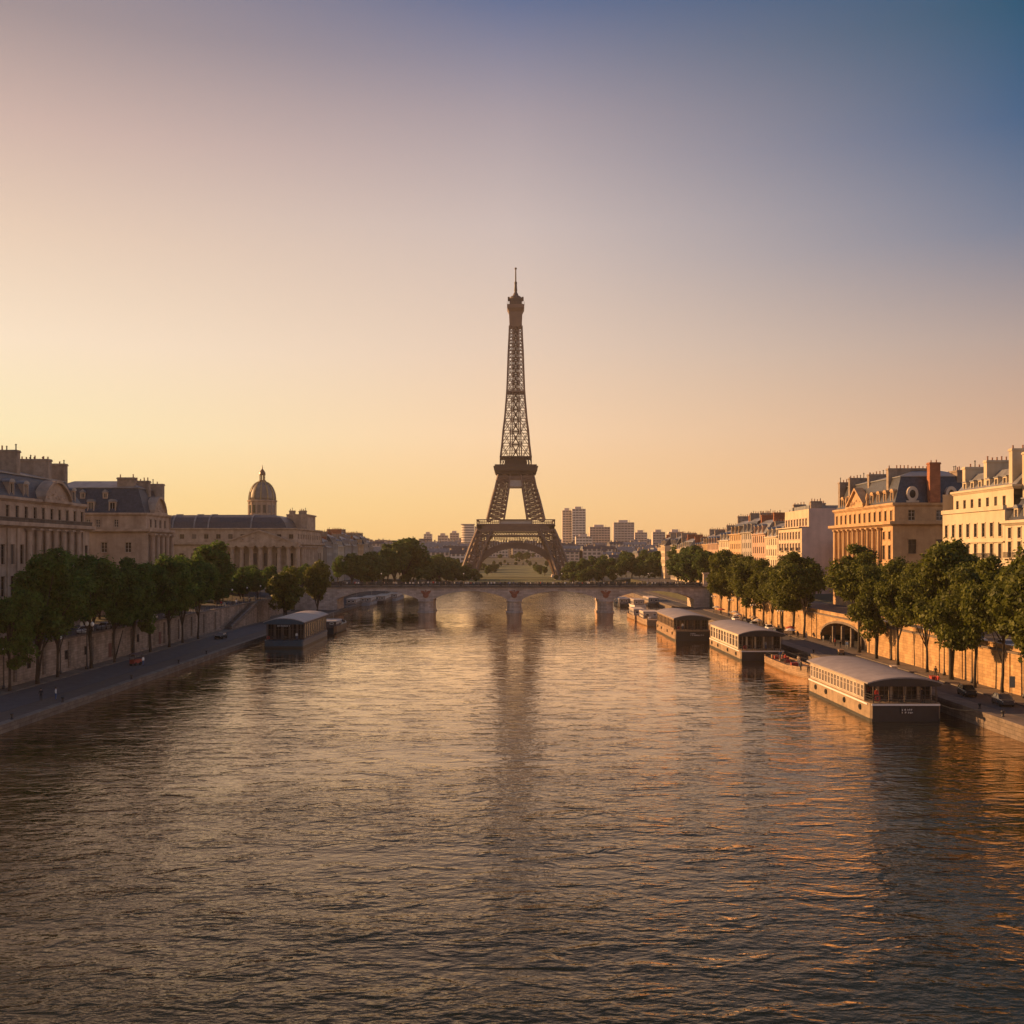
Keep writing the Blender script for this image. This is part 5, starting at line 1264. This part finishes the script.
def small_boat(name, label, x, y, L, W_, zh, hullm, cabin=None, deckm=WOODB, rz=0, cargo=0, seed=0, group=None):
    t = thing(name, label, 'boat', (x, y, 0), rz, group); a = W_/2; rnd = random.Random(seed)
    m = MB(); secs = []
    for k, w_, zz in ((0,.72,.1),(.06,.9,0),(.3,1,0),(.7,1,.05),(.88,.72,.25),(.97,.3,.55),(1,.06,.65)):
        yy = L*k; secs.append([(-a*w_*.8,yy,-.5),(-a*w_,yy,.3),(-a*w_,yy,zh+zz),(-a*w_*.88,yy,zh+zz),(-a*w_*.88,yy,zh-.25+zz*.5),(a*w_*.88,yy,zh-.25+zz*.5),(a*w_*.88,yy,zh+zz),(a*w_,yy,zh+zz),(a*w_,yy,.3),(a*w_*.8,yy,-.5)])
    m.loft(secs); hull = m.build('hull', hullm, t)
    m = MB()
    for i in range(5): yy = L*(.12+.13*i); m.beam((-a*.9,yy,zh), (-a*.9,yy,zh+.8), .05); m.beam((a*.9,yy,zh), (a*.9,yy,zh+.8), .05)
    m.beam((-a*.9,L*.12,zh+.8), (-a*.9,L*.64,zh+.8), .05); m.beam((a*.9,L*.12,zh+.8), (a*.9,L*.64,zh+.8), .05); m.build('railing', DARKIRON, t)
    if cabin:
        y0, y1, hc, wm = cabin; y0 *= L; y1 *= L
        m = MB(); w_ = W_*.72; n = max(2, int((y1-y0)/1.6)); cs = spread(y1-y0, n, .3)
        facade(m, t, (-w_/2,y1,0), AR, y1-y0, zh-.2, zh+hc, cs, [(zh+hc*.35, hc*.45, 1.1)], WHITE, .08, 'plain', 0)
        facade(m, t, (w_/2,y0,0), AL, y1-y0, zh-.2, zh+hc, cs, [(zh+hc*.35, hc*.45, 1.1)], WHITE, .08, 'plain', 0)
        facade(m, t, (-w_/2,y0,0), AC, w_, zh-.2, zh+hc, spread(w_, 2, .2), [(zh+hc*.3, hc*.5, 1.0)], WHITE, .08, 'plain', 0)
        m.quad((-w_/2,y1,zh-.2),(w_/2,y1,zh-.2),(w_/2,y1,zh+hc),(-w_/2,y1,zh+hc)); m.build('cabin', [wm, wm], t)
        m = MB(); m.frustum(-w_/2-.2, w_/2+.2, y0-.3, y1+.3, zh+hc, zh+hc+.25, .3, bottom=True); m.beam((0,y1-.6,zh+hc), (0,y1-.6,zh+hc+2), .07); m.build('cabin_roof', PALE, t)
    for i in range(cargo):
        m = MB(); s = rnd.uniform(.35, .7); m.box(-s,s,-s*.7,s*.7,0,s); m.box(-s-.03,s+.03,-s*.7-.03,s*.7+.03,s,s+.08)
        o = m.build('locker', [deckm, BLACK, WHITE, REDP][rnd.randrange(4)], t); o.location = (rnd.uniform(-.45,.45)*a, L*rnd.uniform(.15,.75), zh-.2)
    return t
small_boat('work_boat', 'low wooden work boat with clutter on deck between the two cream barges', 50.6, 198.5, 26, 4.6, 1.5, WOODB, None, WOODB, math.pi, 9, 1)
small_boat('tug_boat', 'dark bowed boat with pale deck moored behind the wooden barge on the right', 41.5, 297.0, 24, 6.5, 1.9, WOODB, (.35,.75,1.5,PALE), WOODB, 0, 3, 2)
small_boat('barge_tender', 'small grey boat moored behind the blue barge on the left', -48.6, 267, 22, 6.0, 2.0, HULLD, (.15,.55,1.0,mat('barge wall grey wood',(.13,.1,.085))), WOODB, 0, 4, 3)
for i, (px, y, L, W_, lab) in enumerate([(372,408,30,6.0,'pale decked cruise boat nearest under the left bridge arch'),(386,424,34,6.2,'pale decked cruise boat in the middle of the left bank moorings under the arch'),(398,446,34,6.2,'pale decked cruise boat farthest along the left bank under the arch'),(358,396,24,5,'pale decked cruise boat tucked against the left abutment')]):
    small_boat('cruise_boat', lab, PX(px, y)-3, y, L, W_, 1.3, HULLD if i % 2 else mat('grey boat paint', (.25,.25,.26), .5, var=.3), (.08,.72,1.7,mat('boat cabin tan', (.30,.25,.21), .6, var=.3)), WOODB, 0, 2, i)
for i, (px, y, L, W_, lab, hm) in enumerate([(628,322,22,5.2,'tan boat moored just this side of the right bridge arch',WOODB),(640,385,26,5.6,'pale cruise boat under the right bridge arch',WHITE),(625,396,26,5.4,'dark small cruise boat outermost under the right bridge arch',HULLD),(655,402,30,5.6,'long brown boat against the right quay under the bridge',WOODB)]):
    small_boat('cruise_boat', lab, PX(px, y)+(4 if i == 0 else 0), y, L, W_, 1.4, hm, (.12,.7,1.7,mat('boat cabin tan', (.30,.25,.21), .6, var=.3)), WOODB, 0, 4, i+20)
for i in range(7):
    person(48.9+.55*(i % 4)+rp.uniform(0,.5), 173.5+2.9*i, 1.32, [0,4,0,5,2,0,3][i], 0, rp.uniform(0,6), 'person %s, %s from the near end of the low work boat' % (WORD[[0,4,0,5,2,0,3][i]], ORD[i]))
person(46.4, 130.3, 2.36, 2, 0, .3, 'person in a red top on the end deck of the nearest right barge')
person(52.2, 130.6, 2.36, 0, 2, .3, 'person in black at the rail of the nearest right barge')
person(50.1, 202.2, 2.11, 4, 0, .3, 'person in a grey top on the end deck of the second right barge')
person(41.2, 247.2, 2.61, 1, 0, .3, 'person in a white top on the end deck of the dark wooden barge')
person(-48.2, 229.2, 1.71, 1, 0, .3, 'person in a white top on the end deck of the blue barge')

# ------------------------------------------------------------------ cars, cart, lamps, signs, bollards
def car_meshes():
    def sec(x, w_, z0, z1, r): return [(x,-w_,z0),(x,-w_,z1-r),(x,-w_+r*.6,z1),(x,w_-r*.6,z1),(x,w_,z1-r),(x,w_,z0),(x,w_-.1,z0-.1),(x,-w_+.1,z0-.1)]
    b = MB(); b.loft([sec(*a) for a in ((-2.15,.70,.45,.75,.15),(-2.0,.82,.35,.88,.12),(-1.2,.87,.3,.93,.08),(0,.88,.3,.95,.08),(1.0,.88,.3,.98,.08),(1.75,.84,.32,.98,.12),(2.1,.74,.42,.86,.15))])
    b.loft([sec(*a) for a in ((-.35,.66,1.36,1.43,.05),(.0,.68,1.37,1.47,.05),(.9,.68,1.37,1.47,.05),(1.35,.64,1.34,1.41,.05))])
    for s in (-1, 1):
        for xa, xb in (((-1.1),-.35),(.25,.3),(1.75,1.3)): b.beam((xa,s*.8,.93), (xb,s*.66,1.39), .07)
    g = MB(); g.loft([[(x,-w1,z0),(x2,-w2,z1),(x2,w2,z1),(x,w1,z0)] for x, x2, w1, w2, z0, z1 in ((-1.1,-.38,.76,.62,.92,1.37),(-.9,-.2,.79,.645,.93,1.38),(1.4,1.15,.79,.645,.95,1.38),(1.75,1.35,.75,.61,.95,1.36))])
    ty = MB(); ty.lathe([(.2,-.1),(.3,-.11),(.32,-.06),(.32,.06),(.3,.11),(.2,.1)], 16)
    rim = MB(); rim.lathe([(.02,-.09),(.2,-.085),(.2,.085),(.02,.09)], 12)
    for q in (ty, rim): q.v = [(x, z, y) for x, y, z in q.v]
    hl = MB(); hl.box(-.06,.06,-.17,.17,-.06,.07)
    return b, g.mesh('window', GLASS), ty.mesh('tyre', RUBBER, True), rim.mesh('rim', CHROME), hl.mesh('headlight', LAMPG), hl.mesh('tail_light', REDP)
CB, CG, CT, CRM, CHL, CTL = car_meshes(); CBM = {}
def car(x, y, z, rz, paint, label, group=None):
    if paint.name not in CBM: CBM[paint.name] = CB.mesh('body', paint)
    t = thing('parked_car', label, 'car', (x, y, z), rz, group); link('body', CBM[paint.name], t); link('window', CG, t)
    for wx in (-1.3, 1.3):
        for wy in (-.78, .78): o = link('wheel', CT, t, (wx, wy, .32)); o.name = 'wheel'; link('rim', CRM, o)
    for s in (-1, 1): link('headlight', CHL, t, (-2.08, s*.55, .68)); link('tail_light', CTL, t, (2.06, s*.55, .72))
    return t
car(62.2, 140.0, ZR+.005, R(80), BLACK, 'black car parked near the quay edge, beside the end of the near barge', 'cars on the right quay')
car(62.9, 131.2, ZR+.005, R(82), mat('dark grey car paint', (.05,.05,.06), .25), 'dark grey car with pale roof glare, nearest on the right quay', 'cars on the right quay')
SILVER = mat('silver car paint', (.45,.45,.46), .3, metal=.5)
for i, y in enumerate((244, 256, 268, 279, 290)): car(64.3 if i % 2 else 63.4, y, ZR+.005, R(90), [BLACK, WHITE, SILVER, BLACK, WHITE][i], '%s car parked beyond the right quay vault, %s towards the bridge' % (['black','white','silver','black','white'][i], ORD[i]), 'cars beyond the vault')
for i, y in enumerate((150,158,166,191,200,208,226,238,246)):
    car(-79.6, y, ZS+.02, R(90), [WHITE, SILVER, BLACK][i % 3], '%s car half hidden behind the left bank trees, %s along the upper street' % (['white','silver','black'][i % 3], ORD[i]), 'cars on the left upper street')
for i, y in enumerate((136,144,152,162,171,180,205)):
    car(73.5, y, street_z(y)+.72, R(90), [WHITE, SILVER, BLACK][(i+1) % 3], '%s car behind the parapet of the right upper street, %s from the right edge' % (['white','silver','black'][(i+1) % 3], ORD[i]), 'cars on the right upper street')
car(-68.5, 241, ZL+.005, R(84), BLACK, 'black car standing on the left quay roadway before the blue barge', None)
def cart(x, y, z, rz, label):
    t = thing('street_cart', label, 'cart', (x, y, z), rz); m = MB(); m.box(-1.1,1.1,-.5,.5,.4,1.0); m.box(-1.15,1.15,-.55,.55,1.0,1.08); m.build('body', REDP, t)
    m = MB(); m.frustum(-1.3,1.3,-.7,.7,1.95,2.25,.4,bottom=True); m.build('awning', mat('dark awning', (.08,.05,.05), .9), t)
    m = MB()
    for sx in (-1,1):
        for sy in (-1,1): m.beam((sx*1.05,sy*.5,1), (sx*1.05,sy*.5,1.96), .05)
    m.build('post', DARKIRON, t)
    for wx in (-.7,.7):
        for wy in (-.5,.5): link('wheel', CT, t, (wx, wy, .32))
cart(-67.8, 184.5, ZL, R(75), 'low dark red cart standing on the left quay road')
def lamp_meshes():
    p = MB(); p.lathe([(.2,0),(.22,.3),(.12,.45),(.085,.9),(.055,4.0),(.09,4.05),(.05,4.2),(.045,5.0)], 10); p = p.mesh('post', DARKIRON, True)
    a = MB(); a.tube([(0,0,4.5),(.35,0,4.55),(.62,0,4.75),(.62,0,4.95)], .035, 6); a.tube([(0,0,4.5),(-.35,0,4.55),(-.62,0,4.75),(-.62,0,4.95)], .035, 6); a = a.mesh('arm', DARKIRON)
    g_ = MB(); g_.lathe([(.05,0),(.15,.06),(.22,.22),(.2,.38),(.1,.5),(.03,.56)], 10); g_ = g_.mesh('lamp_globe', LAMPG, True)
    return p, a, g_
LP, LA, LG = lamp_meshes()
def lamp(x, y, z, label, double=False, s=1.0, group=None, rz=0):
    t = thing('street_lamp', label, 'street lamp', (x, y, z), rz, group, (s, s, s)); link('post', LP, t)
    if double:
        link('arm', LA, t)
        for u in (-.62, .62): link('lamp_globe', LG, t, (u, 0, 4.95))
    link('lamp_globe', LG, t, (0, 0, 5.0))
lamp(-73.6, 177.3, ZL+.1, 'tall lamp with a cluster of white globes at the foot of the left quay wall', True, 1.5)
for i, y in enumerate((151.5, 170.5, 203.5, 225)): lamp(-75.2, y, ZL+.1, 'slim dark lamp post against the left quay wall, %s from the left edge' % ORD[i], False, 1.15, 'lamp posts along the left wall')
for i, y in enumerate((136.5, 152, 161.8, 184.5)): lamp(68.3, y, ZR+.1, 'slim dark lamp post against the sunlit right wall, %s from the right edge' % ORD[i], False, 1.25, 'lamp posts along the right wall')
for i, x in enumerate((-46, -17, 17.5, 48)): lamp(x, BY+.35, 9.3, 'white globe lamp on the bridge parapet, %s from the left bank' % ORD[i], False, .85, 'lamps on the bridge')
for i, y in enumerate((284, 300, 316)): lamp(-77.6, y, ZS, 'white globe lamp on the terrace above the staircase, %s towards the bridge' % ORD[i], False, .9, 'lamps on the terrace')
for i, y in enumerate((248, 276, 304, 330)): lamp(65.0, y, ZR+.1, 'pale globe lamp on the busy right quay, %s towards the bridge' % ORD[i], True, 1.0, 'lamps beyond the vault')
t = thing('quay_sign', 'blue-grey notice board on a post before the sunlit right wall', 'sign', (66.0, 135.2, ZR+.1)); m = MB(); m.tube([(0,0,0),(0,0,3.2)], .05); m.build('post', DARKIRON, t)
m = MB(); m.box(-.38,.38,-.1,-.06,1.6,3.1); m.build('panel', mat('sign panel', (.16,.22,.25), .4), t)
bo = MB(); bo.lathe([(.22,0),(.2,.08),(.14,.15),(.13,.5),(.22,.56),(.24,.68),(.15,.75)], 12); bo = bo.mesh('mooring_bollard', DARKIRON, True)
for i, y in enumerate((124, 138, 163, 186, 203)): tag(link('mooring_bollard', bo, None, (-60.55, y, ZL+.15)), 'iron mooring bollard on the left quay edge, %s from the left' % ORD[i], 'bollard', 'bollards of the left quay')
for i, y in enumerate((121, 127, 160.5, 197, 238)): tag(link('mooring_bollard', bo, None, (58.0, y, ZR+.13)), 'small iron mooring bollard on the right quay edge, %s from the right' % ORD[i], 'bollard', 'bollards of the right quay')
def stall(x, y, z, ci, label):
    t = thing('parasol_table', label, 'parasol', (x, y, z)); m = MB(); m.tube([(0,0,0),(0,0,2.3)], .03, 6); m.lathe([(.3,0),(.3,.06),(.04,.1)], 10); m.build('pole', DARKIRON, t)
    m = MB(); m.lathe([(1.3,2.05),(1.28,2.1),(.6,2.42),(.03,2.6)], 8); m.build('canopy', mat(['parasol white','parasol red','parasol sand'][ci], [(.6,.56,.5),(.4,.06,.04),(.45,.33,.2)][ci], .9), t)
    m = MB(); m.lathe([(.55,.72),(.55,.76)], 12); m.build('tabletop', FRAMED, t)
for i, (y, dx, ci) in enumerate([(229,1.6,0),(236,3.6,1),(262,2.2,0),(274,4,2),(286,2.4,0),(298,4.2,0),(310,2.8,1),(324,4,0)]):
    stall(60.6+dx, y, ZR+.02, ci, '%s parasol table, %s from the vault on the right quay' % (['white','red','sand coloured'][ci], ORD[i]))
for i, (y, x) in enumerate([(195.5,62.8),(167.5,62.4),(153.5,63.2)]):
    t = thing('street_cart', '%s low barrow on the right quay, %s from the vault' % (['wooden','cream','red and white'][i], ORD[i]), 'cart', (x, y, ZR), R(80)); m = MB(); m.box(-.9,.9,-.45,.45,.4,.95); m.box(-.95,.95,-.5,.5,.95,1.02); m.build('body', [WOODB, PALE, REDP][i], t)
    for wx in (-.55,.55):
        for wy in (-.45,.45): link('wheel', CT, t, (wx, wy, .32))

# ------------------------------------------------------------------ evening haze
def haze():
    m = MB(); m.box(-1500, 1500, -170, 2400, -4.2, 250); o = m.build('haze', []); me = o.data
    mt = bpy.data.materials.new('haze'); mt.use_nodes = True; t_ = mt.node_tree; t_.nodes.clear()
    out = t_.nodes.new('ShaderNodeOutputMaterial'); v = t_.nodes.new('ShaderNodeVolumePrincipled')
    v.inputs['Color'].default_value = (1.0, .84, .68, 1); v.inputs['Density'].default_value = HAZE; v.inputs['Anisotropy'].default_value = .2
    t_.links.new(v.outputs[0], out.inputs['Volume']); me.materials.append(mt); setting(o, 'stuff')
HAZE = .00008
haze()
